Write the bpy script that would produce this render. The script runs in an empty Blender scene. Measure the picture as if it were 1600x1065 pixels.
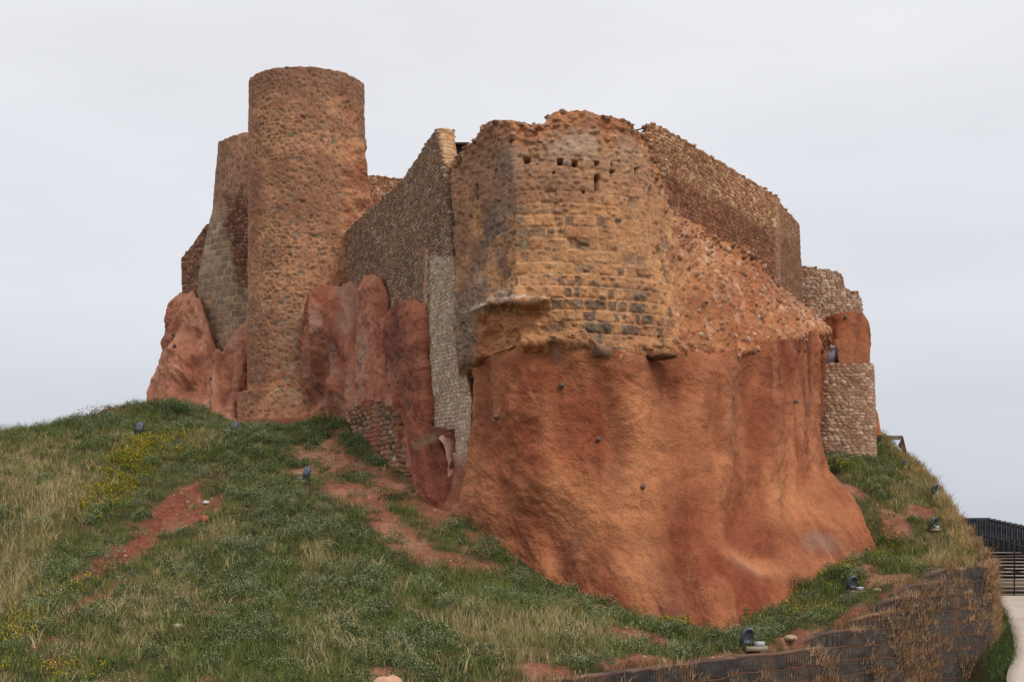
import bpy, math, random
import numpy as np
from mathutils import Vector

# ------------------------------------------------------------------ camera, sky, sun, exposure
random.seed(7)
RNG = np.random.default_rng(11)
SC = bpy.context.scene
COL = SC.collection
FPX, CX, CY, HOR = 2200.0, 800.0, 532.5, 840.0      # focal length in photo pixels, centre, horizon row
PITCH = 0.0                                          # level camera; the lens shift lifts the view, verticals stay parallel
cam_d = bpy.data.cameras.new('camera')
cam = bpy.data.objects.new('camera', cam_d)
COL.objects.link(cam)
cam.location = (0, 0, 0)
cam.rotation_euler = (math.pi / 2 + PITCH, 0, 0)
cam_d.sensor_width = 36.0
cam_d.lens = FPX / 1600 * 36
cam_d.shift_y = (HOR - CY) / 1600
CY = HOR
cam_d.clip_start = 0.5
cam_d.clip_end = 9000
SC.camera = cam

SUN_EL, SUN_AZ = math.radians(52), math.radians(140)   # azimuth from +Y towards +X
world = bpy.data.worlds.new('World')
SC.world = world
world.use_nodes = True
wn, wl = world.node_tree.nodes, world.node_tree.links
wn.clear()
w_out = wn.new('ShaderNodeOutputWorld')
w_bg = wn.new('ShaderNodeBackground')
sky = wn.new('ShaderNodeTexSky')
sky.sky_type = 'NISHITA'
sky.sun_disc = False
sky.sun_elevation = SUN_EL
sky.sun_rotation = SUN_AZ
sky.dust_density = 3.0
tc = wn.new('ShaderNodeTexCoord')
sep = wn.new('ShaderNodeSeparateXYZ')
wl.new(tc.outputs['Generated'], sep.inputs[0])
ramp = wn.new('ShaderNodeValToRGB')           # overcast layer: greyer low down, paler higher up
e = ramp.color_ramp.elements
e[0].position = 0.0;  e[0].color = (6.0, 6.35, 7.0, 1)
e[1].position = 0.42; e[1].color = (9.05, 9.1, 9.45, 1)
m = e.new(0.16); m.color = (7.8, 8.0, 8.55, 1)
wl.new(sep.outputs['Z'], ramp.inputs[0])
wno = wn.new('ShaderNodeTexNoise')
wno.inputs['Scale'].default_value = 3.4
wno.inputs['Detail'].default_value = 5
wmap = wn.new('ShaderNodeMapping')
wmap.inputs['Scale'].default_value = (1, 1, 4)
wl.new(tc.outputs['Generated'], wmap.inputs[0]); wl.new(wmap.outputs[0], wno.inputs['Vector'])
wmr = wn.new('ShaderNodeMapRange')
wmr.inputs['From Min'].default_value = 0.3; wmr.inputs['From Max'].default_value = 0.7
wmr.inputs['To Min'].default_value = 0.93; wmr.inputs['To Max'].default_value = 1.03
wl.new(wno.outputs[0], wmr.inputs[0])
wmul = wn.new('ShaderNodeVectorMath'); wmul.operation = 'SCALE'
wl.new(ramp.outputs[0], wmul.inputs[0]); wl.new(wmr.outputs[0], wmul.inputs['Scale'])
wmix = wn.new('ShaderNodeMixRGB'); wmix.inputs[0].default_value = 0.95
wl.new(sky.outputs[0], wmix.inputs[1]); wl.new(wmul.outputs[0], wmix.inputs[2])
wl.new(wmix.outputs[0], w_bg.inputs['Color'])
w_bg.inputs['Strength'].default_value = 0.1
wl.new(w_bg.outputs[0], w_out.inputs[0])

sun_d = bpy.data.lights.new('sun', 'SUN')
sun_d.energy = 1.5
sun_d.angle = math.radians(16)
sun_d.color = (1.0, 0.95, 0.88)
sun = bpy.data.objects.new('sun', sun_d)
COL.objects.link(sun)
sdir = Vector((math.sin(SUN_AZ) * math.cos(SUN_EL), math.cos(SUN_AZ) * math.cos(SUN_EL), math.sin(SUN_EL)))
sun.rotation_euler = (-sdir).to_track_quat('-Z', 'Y').to_euler()
sun.location = sdir * 60
SC.view_settings.view_transform = 'Standard'
SC.view_settings.look = 'None'
SC.view_settings.exposure = 0.0
SC.view_settings.gamma = 1.0

# ------------------------------------------------------------------ maths helpers
cp, sp = math.cos(PITCH), math.sin(PITCH)

def W(px, py, d):
    """point at depth Y = d that is seen at photo pixel (px, py)"""
    px = np.asarray(px, float); py = np.asarray(py, float); d = np.asarray(d, float)
    a = (px - CX) / FPX; b = (CY - py) / FPX
    dy = cp - b * sp; dz = sp + b * cp
    return np.stack([a / dy * d, d + 0 * a, dz / dy * d], -1)

def depth_for_z(px, py, z):
    b = (CY - py) / FPX
    return z * (cp - b * sp) / (sp + b * cp)

def proj(P):
    x, y, z = P[..., 0], P[..., 1], P[..., 2]
    f = np.maximum(y * cp + z * sp, 0.1); u = -y * sp + z * cp
    return CX + FPX * x / f, CY - FPX * u / f

def A(r, g, b, k=1.0):
    c = np.array([r, g, b], float) / 255
    c = np.where(c <= 0.04045, c / 12.92, ((c + 0.055) / 1.055) ** 2.4)
    return c * k

def _h(ix, iy, iz, s=0):
    h = (ix.astype(np.uint32) * np.uint32(374761393) + iy.astype(np.uint32) * np.uint32(668265263)
         + iz.astype(np.uint32) * np.uint32(2147483647) + np.uint32((s * 974711 + 12345) & 0xffffffff))
    h = (h ^ (h >> np.uint32(13))) * np.uint32(1274126177)
    h = (h ^ (h >> np.uint32(16))) * np.uint32(2246822519)
    return ((h ^ (h >> np.uint32(15))) & np.uint32(0xffffff)).astype(np.float64) / 0xffffff

def rnd(ix, iy, s=0):
    return _h(np.asarray(ix, np.int64) & 0xffffffff, np.asarray(iy, np.int64) & 0xffffffff, np.zeros_like(ix, np.int64), s)

def vnoise(x, y, z=None, s=0):
    if z is None: z = np.zeros_like(x)
    ix, iy, iz = np.floor(x).astype(np.int64), np.floor(y).astype(np.int64), np.floor(z).astype(np.int64)
    fx, fy, fz = x - ix, y - iy, z - iz
    fx = fx * fx * (3 - 2 * fx); fy = fy * fy * (3 - 2 * fy); fz = fz * fz * (3 - 2 * fz)
    r = 0
    for a in (0, 1):
        for b in (0, 1):
            for c in (0, 1):
                w = (fx if a else 1 - fx) * (fy if b else 1 - fy) * (fz if c else 1 - fz)
                r = r + w * _h((ix + a) & 0xffffffff, (iy + b) & 0xffffffff, (iz + c) & 0xffffffff, s)
    return r * 2 - 1

def fbm(x, y, z=None, o=4, s=0, g=0.5):
    if z is None: z = np.zeros_like(x)
    r = 0; a = 1; t = 0
    for k in range(o):
        r = r + a * vnoise(x + 17.3 * k, y - 9.1 * k, z + 3.7 * k, s + k); t += a
        x, y, z = x * 2.03, y * 2.03, z * 2.03; a *= g
    return r / t

def sst(a, b, x):
    t = np.clip((x - a) / (b - a), 0, 1)
    return t * t * (3 - 2 * t)

def mix(a, b, t):
    t = np.asarray(t)[..., None]
    return a * (1 - t) + b * t

def voro(u, v, su, sv, jit=0.7, s=0, stagger=True):
    """jittered-cell stones: returns F1, edge distance (F2-F1), cell random a, cell random b"""
    y = v / sv; iy0 = np.floor(y).astype(np.int64)
    f1 = np.full(u.shape, 9.0); f2 = np.full(u.shape, 9.0); ida = np.zeros(u.shape, np.int64); idb = ida.copy()
    for dj in (-1, 0, 1):
        jy = iy0 + dj
        off = rnd(jy, jy * 0 + 5, s + 3) if stagger else 0
        x = u / su + off; ix0 = np.floor(x).astype(np.int64)
        for di in (-1, 0, 1):
            jx = ix0 + di
            cx = jx + 0.5 + (rnd(jx, jy, s) - 0.5) * jit
            cy = jy + 0.5 + (rnd(jx, jy, s + 1) - 0.5) * jit * 0.7
            d = np.abs(x - cx) ** 2.3 + np.abs(y - cy) ** 2.3
            d = d ** (1 / 2.3)
            near = d < f1
            f2 = np.where(near, f1, np.minimum(f2, d))
            ida = np.where(near, jx, ida); idb = np.where(near, jy, idb)
            f1 = np.where(near, d, f1)
    return f1, f2 - f1, rnd(ida, idb, s + 7), rnd(ida, idb, s + 9)

def pick(r, cols):
    cols = np.array(cols)
    i = np.clip((r * len(cols)).astype(int), 0, len(cols) - 1)
    return cols[i]

# ------------------------------------------------------------------ objects
def setp(o, label=None, cat=None, group=None, kind=None):
    if label: o['label'] = label
    if cat: o['category'] = cat
    if group: o['group'] = group
    if kind: o['kind'] = kind
    return o

TONE = {'stone_masonry': (0.90, 1.20), 'cobble_masonry': (0.98, 1.08), 'rendered_rock': (1.0, .93), 'foliage': (1.04, 1.22), 'grass_blades': (1.02, 1.2)}   # overall saturation and paleness of each material's palette
def mesh_np(name, V, F, mat, col=None, parent=None, smooth=True, loc=None):
    """V (n,3), F list of arrays with 3 or 4 columns"""
    if not isinstance(F, list): F = [F]
    me = bpy.data.meshes.new(name)
    V = np.asarray(V, np.float32)
    if loc is not None: V = V - np.asarray(loc, np.float32)
    me.vertices.add(len(V)); me.vertices.foreach_set('co', V.ravel())
    tot = np.concatenate([np.full(len(f), f.shape[1], np.int32) for f in F])
    li = np.concatenate([np.asarray(f, np.int32).ravel() for f in F])
    st = np.concatenate([[0], np.cumsum(tot)[:-1]]).astype(np.int32)
    me.loops.add(len(li)); me.loops.foreach_set('vertex_index', li)
    me.polygons.add(len(tot)); me.polygons.foreach_set('loop_start', st); me.polygons.foreach_set('loop_total', tot)
    if smooth: me.polygons.foreach_set('use_smooth', np.ones(len(tot), bool))
    if col is not None:
        if mat.name in TONE:
            sa, ga = TONE[mat.name]; lu = np.asarray(col) @ np.array([.3, .55, .15]); col = (lu[:, None] * (1 - sa) + np.asarray(col) * sa) * ga
        at = me.attributes.new('col', 'FLOAT_COLOR', 'POINT')
        c4 = np.ones((len(V), 4), np.float32); c4[:, :3] = col
        at.data.foreach_set('color', c4.ravel())
    me.update(calc_edges=True)
    me.materials.append(mat)
    o = bpy.data.objects.new(name, me)
    COL.objects.link(o)
    if loc is not None and parent is None: o.location = loc
    if parent is not None: o.parent = parent
    return o

def empty(name, loc=(0, 0, 0)):
    o = bpy.data.objects.new(name, None); COL.objects.link(o); o.location = loc
    o.empty_display_size = 0.3
    return o

class MB:
    """collects boxes and tubes into one mesh"""
    def __init__(s): s.v = []; s.f = []; s.n = 0
    def add(s, v, f):
        s.v.append(np.asarray(v, float)); s.f.append(np.asarray(f) + s.n); s.n += len(v)
    def box(s, c, size, R=None):
        h = np.array(size) / 2.0
        v = np.array([[x, y, z] for x in (-1, 1) for y in (-1, 1) for z in (-1, 1)]) * h
        if R is not None: v = v @ np.array(R).T
        v = v + np.array(c)
        s.add(v, [[0, 1, 3, 2], [4, 6, 7, 5], [0, 4, 5, 1], [2, 3, 7, 6], [0, 2, 6, 4], [1, 5, 7, 3]])
    def bar(s, a, b, w, t=None):
        a = np.array(a, float); b = np.array(b, float); t = t or w
        d = b - a; L = np.linalg.norm(d); d /= L
        up = np.array([0, 0, 1.0]) if abs(d[2]) < 0.9 else np.array([0, 1.0, 0])
        x = np.cross(up, d); x /= np.linalg.norm(x); y = np.cross(d, x)
        s.box((a + b) / 2, (w, t, L), np.stack([x, y, d], 1))
    def lathe(s, c, prof, n=16, R=None):
        """prof list of (radius, height)"""
        v = []; f = []
        for r, z in prof:
            for k in range(n):
                a = 2 * math.pi * k / n; v.append([r * math.cos(a), r * math.sin(a), z])
        for j in range(len(prof) - 1):
            for k in range(n):
                k2 = (k + 1) % n
                f.append([j * n + k, j * n + k2, (j + 1) * n + k2, (j + 1) * n + k])
        v = np.array(v)
        if R is not None: v = v @ np.array(R).T
        s.add(v + np.array(c), f)
    def build(s, name, mat, parent=None, col=None, smooth=False, loc=None):
        V = np.concatenate(s.v); F = np.concatenate(s.f)
        return mesh_np(name, V, F, mat, None if col is None else np.tile(col, (len(V), 1)), parent, smooth, loc)

# ------------------------------------------------------------------ materials (procedural, colour attribute from the builder multiplied by noise)
def mat_surface(name, sc=(9.0, 45.0), var=(0.82, 1.18), bump=0.5, bscale=30.0, bdist=0.02, rough=0.92, spec=0.15, tint=None):
    M = bpy.data.materials.new(name); M.use_nodes = True
    N, L = M.node_tree.nodes, M.node_tree.links
    b = N['Principled BSDF']
    b.inputs['Roughness'].default_value = rough
    b.inputs['Specular IOR Level'].default_value = spec
    at = N.new('ShaderNodeAttribute'); at.attribute_name = 'col'
    t = N.new('ShaderNodeTexCoord')
    last = at.outputs['Color']
    for k, s_ in enumerate(sc):
        n = N.new('ShaderNodeTexNoise'); n.inputs['Scale'].default_value = s_; n.inputs['Detail'].default_value = 4
        n.inputs['Roughness'].default_value = 0.65
        L.new(t.outputs['Object'], n.inputs['Vector'])
        r = N.new('ShaderNodeMapRange')
        r.inputs['From Min'].default_value = 0.3; r.inputs['From Max'].default_value = 0.7
        r.inputs['To Min'].default_value = var[0]; r.inputs['To Max'].default_value = var[1]
        L.new(n.outputs[0], r.inputs[0])
        m_ = N.new('ShaderNodeVectorMath'); m_.operation = 'SCALE'
        L.new(last, m_.inputs[0]); L.new(r.outputs[0], m_.inputs['Scale'])
        last = m_.outputs[0]
    if tint is not None:
        n = N.new('ShaderNodeTexNoise'); n.inputs['Scale'].default_value = tint[1]; n.inputs['Detail'].default_value = 3
        L.new(t.outputs['Object'], n.inputs['Vector'])
        r = N.new('ShaderNodeMapRange'); r.inputs['From Min'].default_value = 0.55; r.inputs['From Max'].default_value = 0.72
        r.inputs['To Max'].default_value = tint[2]
        L.new(n.outputs[0], r.inputs[0])
        mx = N.new('ShaderNodeMixRGB'); mx.inputs[2].default_value = (*tint[0], 1)
        L.new(r.outputs[0], mx.inputs[0]); L.new(last, mx.inputs[1]); last = mx.outputs[0]
    L.new(last, b.inputs['Base Color'])
    n = N.new('ShaderNodeTexNoise'); n.inputs['Scale'].default_value = bscale; n.inputs['Detail'].default_value = 5
    n.inputs['Roughness'].default_value = 0.6
    L.new(t.outputs['Object'], n.inputs['Vector'])
    bp = N.new('ShaderNodeBump'); bp.inputs['Strength'].default_value = bump; bp.inputs['Distance'].default_value = bdist
    L.new(n.outputs[0], bp.inputs['Height']); L.new(bp.outputs[0], b.inputs['Normal'])
    return M

def mat_plain(name, color, rough=0.6, metal=0.0, nscale=12.0, var=0.15, spec=0.3):
    M = bpy.data.materials.new(name); M.use_nodes = True
    N, L = M.node_tree.nodes, M.node_tree.links
    b = N['Principled BSDF']
    b.inputs['Roughness'].default_value = rough; b.inputs['Metallic'].default_value = metal
    b.inputs['Specular IOR Level'].default_value = spec
    t = N.new('ShaderNodeTexCoord'); n = N.new('ShaderNodeTexNoise'); n.inputs['Scale'].default_value = nscale
    n.inputs['Detail'].default_value = 6
    L.new(t.outputs['Object'], n.inputs['Vector'])
    r = N.new('ShaderNodeValToRGB'); c = np.array(color)
    r.color_ramp.elements[0].position = 0.3; r.color_ramp.elements[1].position = 0.7
    r.color_ramp.elements[0].color = (*(c * (1 - var)), 1); r.color_ramp.elements[1].color = (*(c * (1 + var)), 1)
    L.new(n.outputs[0], r.inputs[0]); L.new(r.outputs[0], b.inputs['Base Color'])
    return M

M_STONE = mat_surface('stone_masonry', sc=(3.0, 9.0, 22.0), var=(0.80, 1.18), bump=0.75, bscale=15, bdist=0.045)
M_COB = mat_surface('cobble_masonry', sc=(2.5, 22.0), var=(0.86, 1.14), bump=0.5, bscale=30, bdist=0.02)
M_CLIFF = mat_surface('rendered_rock', sc=(0.9, 3.0, 13.0), var=(0.86, 1.12), bump=0.9, bscale=11, bdist=0.11)
M_SOIL = mat_surface('soil', sc=(2.0, 7.0, 22.0), var=(0.72, 1.25), bump=1.0, bscale=9, bdist=0.12)
M_ROCK = mat_surface('loose_rock', sc=(5.0, 22.0), var=(0.85, 1.15), bump=0.6, bscale=16, bdist=0.03)
M_LEAF = mat_surface('foliage', sc=(1.1, 7.0), var=(0.8, 1.2), bump=0.0, rough=0.75, spec=0.2)
M_GRASS = mat_surface('grass_blades', sc=(0.8, 6.0), var=(0.82, 1.18), bump=0.0, rough=0.8, spec=0.15)
M_FABRIC = mat_surface('geotextile', sc=(2.0, 9.0), var=(0.75, 1.25), bump=0.8, bscale=9, bdist=0.05, rough=0.95, spec=0.1)
M_WIRE = mat_plain('rusty_wire', A(118, 78, 58), 0.8)
M_DARK = mat_plain('dark_steel', A(52, 52, 56), 0.55, 0.3)
M_TREAD = mat_plain('pale_tread', A(168, 152, 140), 0.85)
M_PATH = mat_surface('path_concrete', sc=(1.5, 9.0), var=(0.9, 1.1), bump=0.4, bscale=20, bdist=0.01)
M_LAMP = mat_plain('grey_housing', A(92, 97, 108), 0.45, 0.2)
M_BOX = mat_plain('pale_plastic', A(190, 192, 196), 0.5)
M_CONC = mat_plain('lamp_plinth', A(165, 150, 132), 0.9)
M_CORTEN = mat_plain('weathered_steel', A(70, 45, 42), 0.75, 0.1)
M_ZINC = mat_plain('zinc_sheet', A(178, 180, 190), 0.5, 0.0)
M_GLASSP = bpy.data.materials.new('clear_glass'); M_GLASSP.use_nodes = True
_b = M_GLASSP.node_tree.nodes['Principled BSDF']
_b.inputs['Transmission Weight'].default_value = 1.0; _b.inputs['Roughness'].default_value = 0.02
_b.inputs['Base Color'].default_value = (0.93, 0.96, 0.97, 1); _b.inputs['IOR'].default_value = 1.1

# ------------------------------------------------------------------ rock / leaf base shapes
def ico(sub=1):
    t = (1 + 5 ** .5) / 2
    v = np.array([[-1, t, 0], [1, t, 0], [-1, -t, 0], [1, -t, 0], [0, -1, t], [0, 1, t], [0, -1, -t], [0, 1, -t], [t, 0, -1], [t, 0, 1], [-t, 0, -1], [-t, 0, 1]], float)
    v /= np.linalg.norm(v[0])
    f = [[0, 11, 5], [0, 5, 1], [0, 1, 7], [0, 7, 10], [0, 10, 11], [1, 5, 9], [5, 11, 4], [11, 10, 2], [10, 7, 6], [7, 1, 8],
         [3, 9, 4], [3, 4, 2], [3, 2, 6], [3, 6, 8], [3, 8, 9], [4, 9, 5], [2, 4, 11], [6, 2, 10], [8, 6, 7], [9, 8, 1]]
    v = list(map(tuple, v))
    for _ in range(sub):
        mid = {}; nf = []
        def mp(a, b):
            k = (min(a, b), max(a, b))
            if k not in mid:
                p = (np.array(v[a]) + np.array(v[b])) / 2; p /= np.linalg.norm(p); v.append(tuple(p)); mid[k] = len(v) - 1
            return mid[k]
        for a, b, c in f:
            x, y, z = mp(a, b), mp(b, c), mp(c, a)
            nf += [[a, x, z], [b, y, x], [c, z, y], [x, y, z]]
        f = nf
    return np.array(v), np.array(f)
ICO1, ICO2, ICO3 = ico(1), ico(2), ico(3)

def rocks(pos, size, col, base=ICO1, flat=(0.75, 1.0), rough=0.28):
    """many faceted stones as arrays"""
    bv, bf = base; n = len(pos); k = len(bv)
    sc = size[:, None] * np.stack([RNG.uniform(0.8, 1.3, n), RNG.uniform(0.7, 1.1, n), RNG.uniform(*flat, n)], 1)
    th = RNG.uniform(0, 6.28, n); c, s = np.cos(th), np.sin(th)
    v = bv[None] * (1 + rough * RNG.uniform(-1, 1, (n, k, 1)))
    v = v * sc[:, None, :]
    x = v[..., 0] * c[:, None] - v[..., 1] * s[:, None]; y = v[..., 0] * s[:, None] + v[..., 1] * c[:, None]
    v = np.stack([x, y, v[..., 2]], -1) + pos[:, None, :]
    f = bf[None] + (np.arange(n) * k)[:, None, None]
    return v.reshape(-1, 3), f.reshape(-1, 3), np.repeat(col, k, 0)

def join(parts):
    """parts: list of (V, [F..], C)"""
    V = []; F = {3: [], 4: []}; C = []; n = 0
    for v, fs, c in parts:
        if not isinstance(fs, list): fs = [fs]
        for f in fs: F[f.shape[1]].append(f + n)
        V.append(v); C.append(c); n += len(v)
    return np.concatenate(V), [np.concatenate(F[k]) for k in F if F[k]], np.concatenate(C)

# ------------------------------------------------------------------ patches: control nets in (pixel, pixel, depth) turned into finely tessellated solid skins
def blur1(a, k, axis):
    if k < 1: return a
    w = np.hanning(2 * k + 3)[1:-1]; w /= w.sum()
    pad = [(0, 0)] * a.ndim; pad[axis] = (k, k)
    b = np.pad(a, pad, mode='reflect', reflect_type='odd')
    out = 0
    for i, wi in enumerate(w):
        sl = [slice(None)] * a.ndim; sl[axis] = slice(i, i + a.shape[axis]); out = out + wi * b[tuple(sl)]
    return out

def net(cols, res, smooth_u=0.15, smooth_v=0.1):
    """cols: list (left to right) of columns, each a list (top to bottom) of (px,py,d). Returns dict of grids [row, col]."""
    C = np.array(cols, float).transpose(1, 0, 2)               # rows, cols, 3
    P = W(C[..., 0], C[..., 1], C[..., 2])
    full = np.concatenate([P, C[..., :2]], -1)
    du = np.linalg.norm(np.diff(P[..., :2], axis=1), axis=-1).max(0); dv = np.linalg.norm(np.diff(P, axis=0), axis=-1).max(1)
    su = np.concatenate([[0], np.cumsum(du)]); sv = np.concatenate([[0], np.cumsum(dv)])
    nu = max(int(su[-1] / res), 6); nv = max(int(sv[-1] / res), 6)
    tu = np.linspace(0, su[-1], nu); tv = np.linspace(0, sv[-1], nv)
    def lerp(a, s, t, ax):
        i = np.clip(np.searchsorted(s, t, 'right') - 1, 0, len(s) - 2); f = (t - s[i]) / np.maximum(s[i + 1] - s[i], 1e-9)
        a0 = np.take(a, i, ax); a1 = np.take(a, i + 1, ax)
        sh = [1] * a.ndim; sh[ax] = len(t); f = f.reshape(sh)
        return a0 * (1 - f) + a1 * f
    G = lerp(lerp(full, su, tu, 1), sv, tv, 0)
    G = blur1(G, int(smooth_u / res), 1); G = blur1(G, int(smooth_v / res), 0)
    P = G[..., :3]
    mid = P[nv // 2]
    U = np.concatenate([[0], np.cumsum(np.linalg.norm(np.diff(mid[:, :2], axis=0), axis=-1))])
    return dict(P=P, px=G[..., 3], py=G[..., 4], u=np.tile(U, (nv, 1)), z=P[..., 2].copy(), res=res)

def normals(P):
    a = np.gradient(P, axis=1); b = np.gradient(P, axis=0)
    n = np.cross(b, a); n /= np.linalg.norm(n, axis=-1, keepdims=True) + 1e-9
    return n

def grid_faces(nv, nu):
    i = np.arange(nv * nu).reshape(nv, nu)
    return np.stack([i[:-1, :-1], i[1:, :-1], i[1:, 1:], i[:-1, 1:]], -1).reshape(-1, 4)

def skin(g, disp, col, thick=0.9, top_drop=1.2, sides=True, back=None):
    """displace, then fold the top and sides of the sheet back into the mass so it has real thickness"""
    P = g['P']; n = normals(P)
    toward = -P / np.linalg.norm(P, axis=-1, keepdims=True)
    if (n * toward).sum(-1).mean() < 0: n = -n
    g['n'] = n
    P = P + n * disp[..., None]
    if 'top' in g: P[..., 2] += g['top']
    hn = n.copy(); hn[..., 2] = 0
    hn = blur1(hn, 6, 1); hn /= np.linalg.norm(hn, axis=-1, keepdims=True) + 1e-6
    rows = []
    hm = hn[:max(3, len(P) // 3)].mean(0); hm /= np.linalg.norm(hm, axis=-1, keepdims=True) + 1e-6
    if callable(back): hm = back(g)
    elif back is not None: hm = hm * 0 + np.array([-back[0], -back[1], 0.0])
    rs = [(thick, top_drop), (thick, 0.08), (thick * 0.6, 0.0), (thick * 0.25, -0.03)]
    for t, dz in rs:
        r = P[0] - hm * t; r = r.copy(); r[:, 2] -= dz
        if 0 < dz < 0.1 or dz <= 0: r[:, 2] += fbm(r[:, 0] * 3, r[:, 1] * 3, o=3) * 0.05
        rows.append(r)
    P2 = np.concatenate([np.array(rows), P], 0)
    C2 = np.concatenate([np.repeat(col[:1], 4, 0), col], 0)
    if sides:
        hl = hn.mean(0)
        if back is not None and not callable(back): hl = hl * 0 + np.array([-back[0], -back[1], 0.0])
        L = [P2[:, 0] - hl[0] * t for t in (thick, thick * 0.5)]; R = [P2[:, -1] - hl[-1] * t for t in (thick * 0.5, thick)]
        P2 = np.concatenate([np.stack(L, 1), P2, np.stack(R, 1)], 1)
        C2 = np.concatenate([np.repeat(C2[:, :1], 2, 1), C2, np.repeat(C2[:, -1:], 2, 1)], 1)
    nv, nu = P2.shape[:2]
    g['D'] = P
    return P2.reshape(-1, 3), [grid_faces(nv, nu)], C2.reshape(-1, 3)

def wrap_lin(top, bot, n):
    return [tuple(np.array(top) * (1 - t) + np.array(bot) * t) for t in np.linspace(0, 1, n)]

# stone patterns ---------------------------------------------------------------
OCHRE = A(184, 128, 84); OCHRE2 = A(160, 104, 66); RUST = A(150, 88, 56)
def pat_cobble(g, su=0.26, sv=0.15, cols=None, gap=None, amp=0.055, s=0):
    u, z = g['u'], g['z']
    u = u + 0.04 * fbm(u * 2, z * 2, s=s + 50, o=2); zz = z + 0.05 * fbm(u * 0.7, z * 0.7, s=s + 51, o=2)
    f1, ed, ra, rb = voro(u, zz, su, sv, 0.75, s)
    h = sst(0.02, 0.42, ed) * (0.65 + 0.5 * rb)
    c = pick(ra, cols) * (0.8 + 0.4 * rb)[..., None]
    c = mix(gap, c, sst(0.03, 0.22, ed))
    big = fbm(u * 0.35, z * 0.35, s=s + 60, o=3)
    c = c * (1 + 0.18 * big)[..., None]
    d = amp * h + 0.06 * big + 0.02 * fbm(u * 6, z * 6, o=2, s=s + 3)
    return d, c
GREYPINK = [A(158, 130, 108), A(142, 112, 92), A(172, 146, 124), A(126, 98, 80), A(158, 120, 94), A(138, 112, 94), A(164, 124, 96)]
PALE = [A(192, 170, 148), A(178, 154, 132), A(202, 182, 162), A(168, 144, 122), A(186, 158, 134)]
REDDISH = [A(150, 108, 84), A(134, 94, 74), A(166, 128, 100), A(116, 80, 64), A(154, 116, 90), A(140, 106, 86)]
BUFF = [A(186, 152, 126), A(172, 136, 110), A(200, 172, 148), A(156, 120, 96), A(180, 142, 116)]
GAP = A(92, 64, 50)

# ================================================================== GROUND
WALL_LINE = np.array([(-14.0, 18.0), (-6.0, 24.6), (0.97, 30.6), (7.3, 38.6), (9.9, 41.0), (13.2, 44.2), (15.0, 45.8), (16.1, 47.0), (16.9, 48.8), (17.5, 52.0), (18.0, 56.5), (18.6, 61.0), (18.9, 66.0), (19.0, 74.0), (18.0, 90.0)])
WALL_TOP = np.array([-3.6, -3.4, -3.15, -3.15, -2.5, -1.1, -1.05, -1.1, -0.8, 0.1, 1.55, 2.7, 3.6, 4.2, 4.2])

def wall_sd(x, y):
    """signed distance to the retaining wall line (positive on the hill side), and position along it"""
    best = np.full(x.shape, 1e9); sg = np.zeros(x.shape); tt = np.zeros(x.shape)
    for i in range(len(WALL_LINE) - 1):
        a, b = WALL_LINE[i], WALL_LINE[i + 1]; d = b - a; L2 = d @ d
        t = np.clip(((x - a[0]) * d[0] + (y - a[1]) * d[1]) / L2, 0, 1)
        qx, qy = x - a[0] - t * d[0], y - a[1] - t * d[1]
        r = np.hypot(qx, qy); cr = d[0] * (y - a[1]) - d[1] * (x - a[0])
        m_ = r < best
        best = np.where(m_, r, best); sg = np.where(m_, np.sign(cr), sg); tt = np.where(m_, i + t, tt)
    return best * np.where(sg == 0, 1, sg), tt

HP = [(0, 1065, 29), (0, 980, 34), (0, 900, 40), (0, 780, 48), (0, 715, 55), (0, 678, 60), (-60, 682, 59), (-300, 1065, 29), (-300, 780, 46), (-300, 730, 56),
      (200, 1065, 29), (200, 980, 34.5), (200, 900, 40), (200, 800, 47), (200, 720, 54), (120, 674, 60.5), (205, 641, 66), (265, 632, 68.6),
      (300, 645, 68), (345, 664, 66), (410, 676, 65), (470, 668, 64.6),
      (400, 1065, 29.5), (400, 980, 35), (400, 900, 40.5), (400, 800, 48), (400, 735, 55),
      (500, 664, 63.5), (545, 668, 61.2), (600, 705, 56.7), (640, 735, 53.5), (700, 795, 49.7), (740, 812, 48.4), (790, 858, 46.9), (850, 908, 45.3), (920, 936, 44.3), (1000, 960, 43.6), (1070, 975, 42.7), (1130, 984, 42.2),
      (500, 730, 56), (560, 790, 50), (600, 1065, 30), (600, 980, 36), (600, 900, 41.5), (600, 840, 46), (700, 880, 44.5),
      (800, 1065, 30.2), (800, 1010, 34), (800, 950, 39.5), (900, 1050, 31.7), (900, 990, 38), (1000, 1022, 35.5), (1000, 990, 39.5), (1100, 1020, 38),
      (1190, 958, 43.4), (1260, 914, 45.8), (1325, 880, 48.2), (1364, 850, 50.4), (1336, 782, 52.8), (1292, 737, 55), (1290, 716, 59.5), (1370, 716, 61),
      (1300, 940, 44.8), (1350, 900, 47), (1395, 690, 68), (1370, 690, 67), (1410, 815, 51.5), (1440, 850, 49.5), (1460, 880, 47.5), (1420, 760, 56)]
_h3 = [tuple(W(*p)) for p in HP]
_h3 += [(WALL_LINE[i][0], WALL_LINE[i][1], WALL_TOP[i]) for i in range(len(WALL_LINE))]
_h3 += [(-30, 80, 1), (-24, 68, 3.2), (-28, 66, 2.0), (-20, 95, 1), (0, 90, 5), (-12, 74, 5.8), (0, 65, 4.5), (5, 54, 1.5), (10, 62, 3.5), (12, 75, 4.5), (10, 95, 3), (-34, 45, -1), (-30, 25, -5), (-6, 10, -4.5), (-20, 12, -5), (-12, 20, -3.8), (-40, 60, 0)]
_h3 = np.array(_h3)
def _tps(r2): return 0.5 * r2 * np.log(r2 + 1e-9)
_X = _h3[:, :2] / 30.0
_K = _tps(((_X[:, None] - _X[None]) ** 2).sum(-1)) + np.eye(len(_X)) * 1e-4
_Pm = np.concatenate([np.ones((len(_X), 1)), _X], 1)
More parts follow.
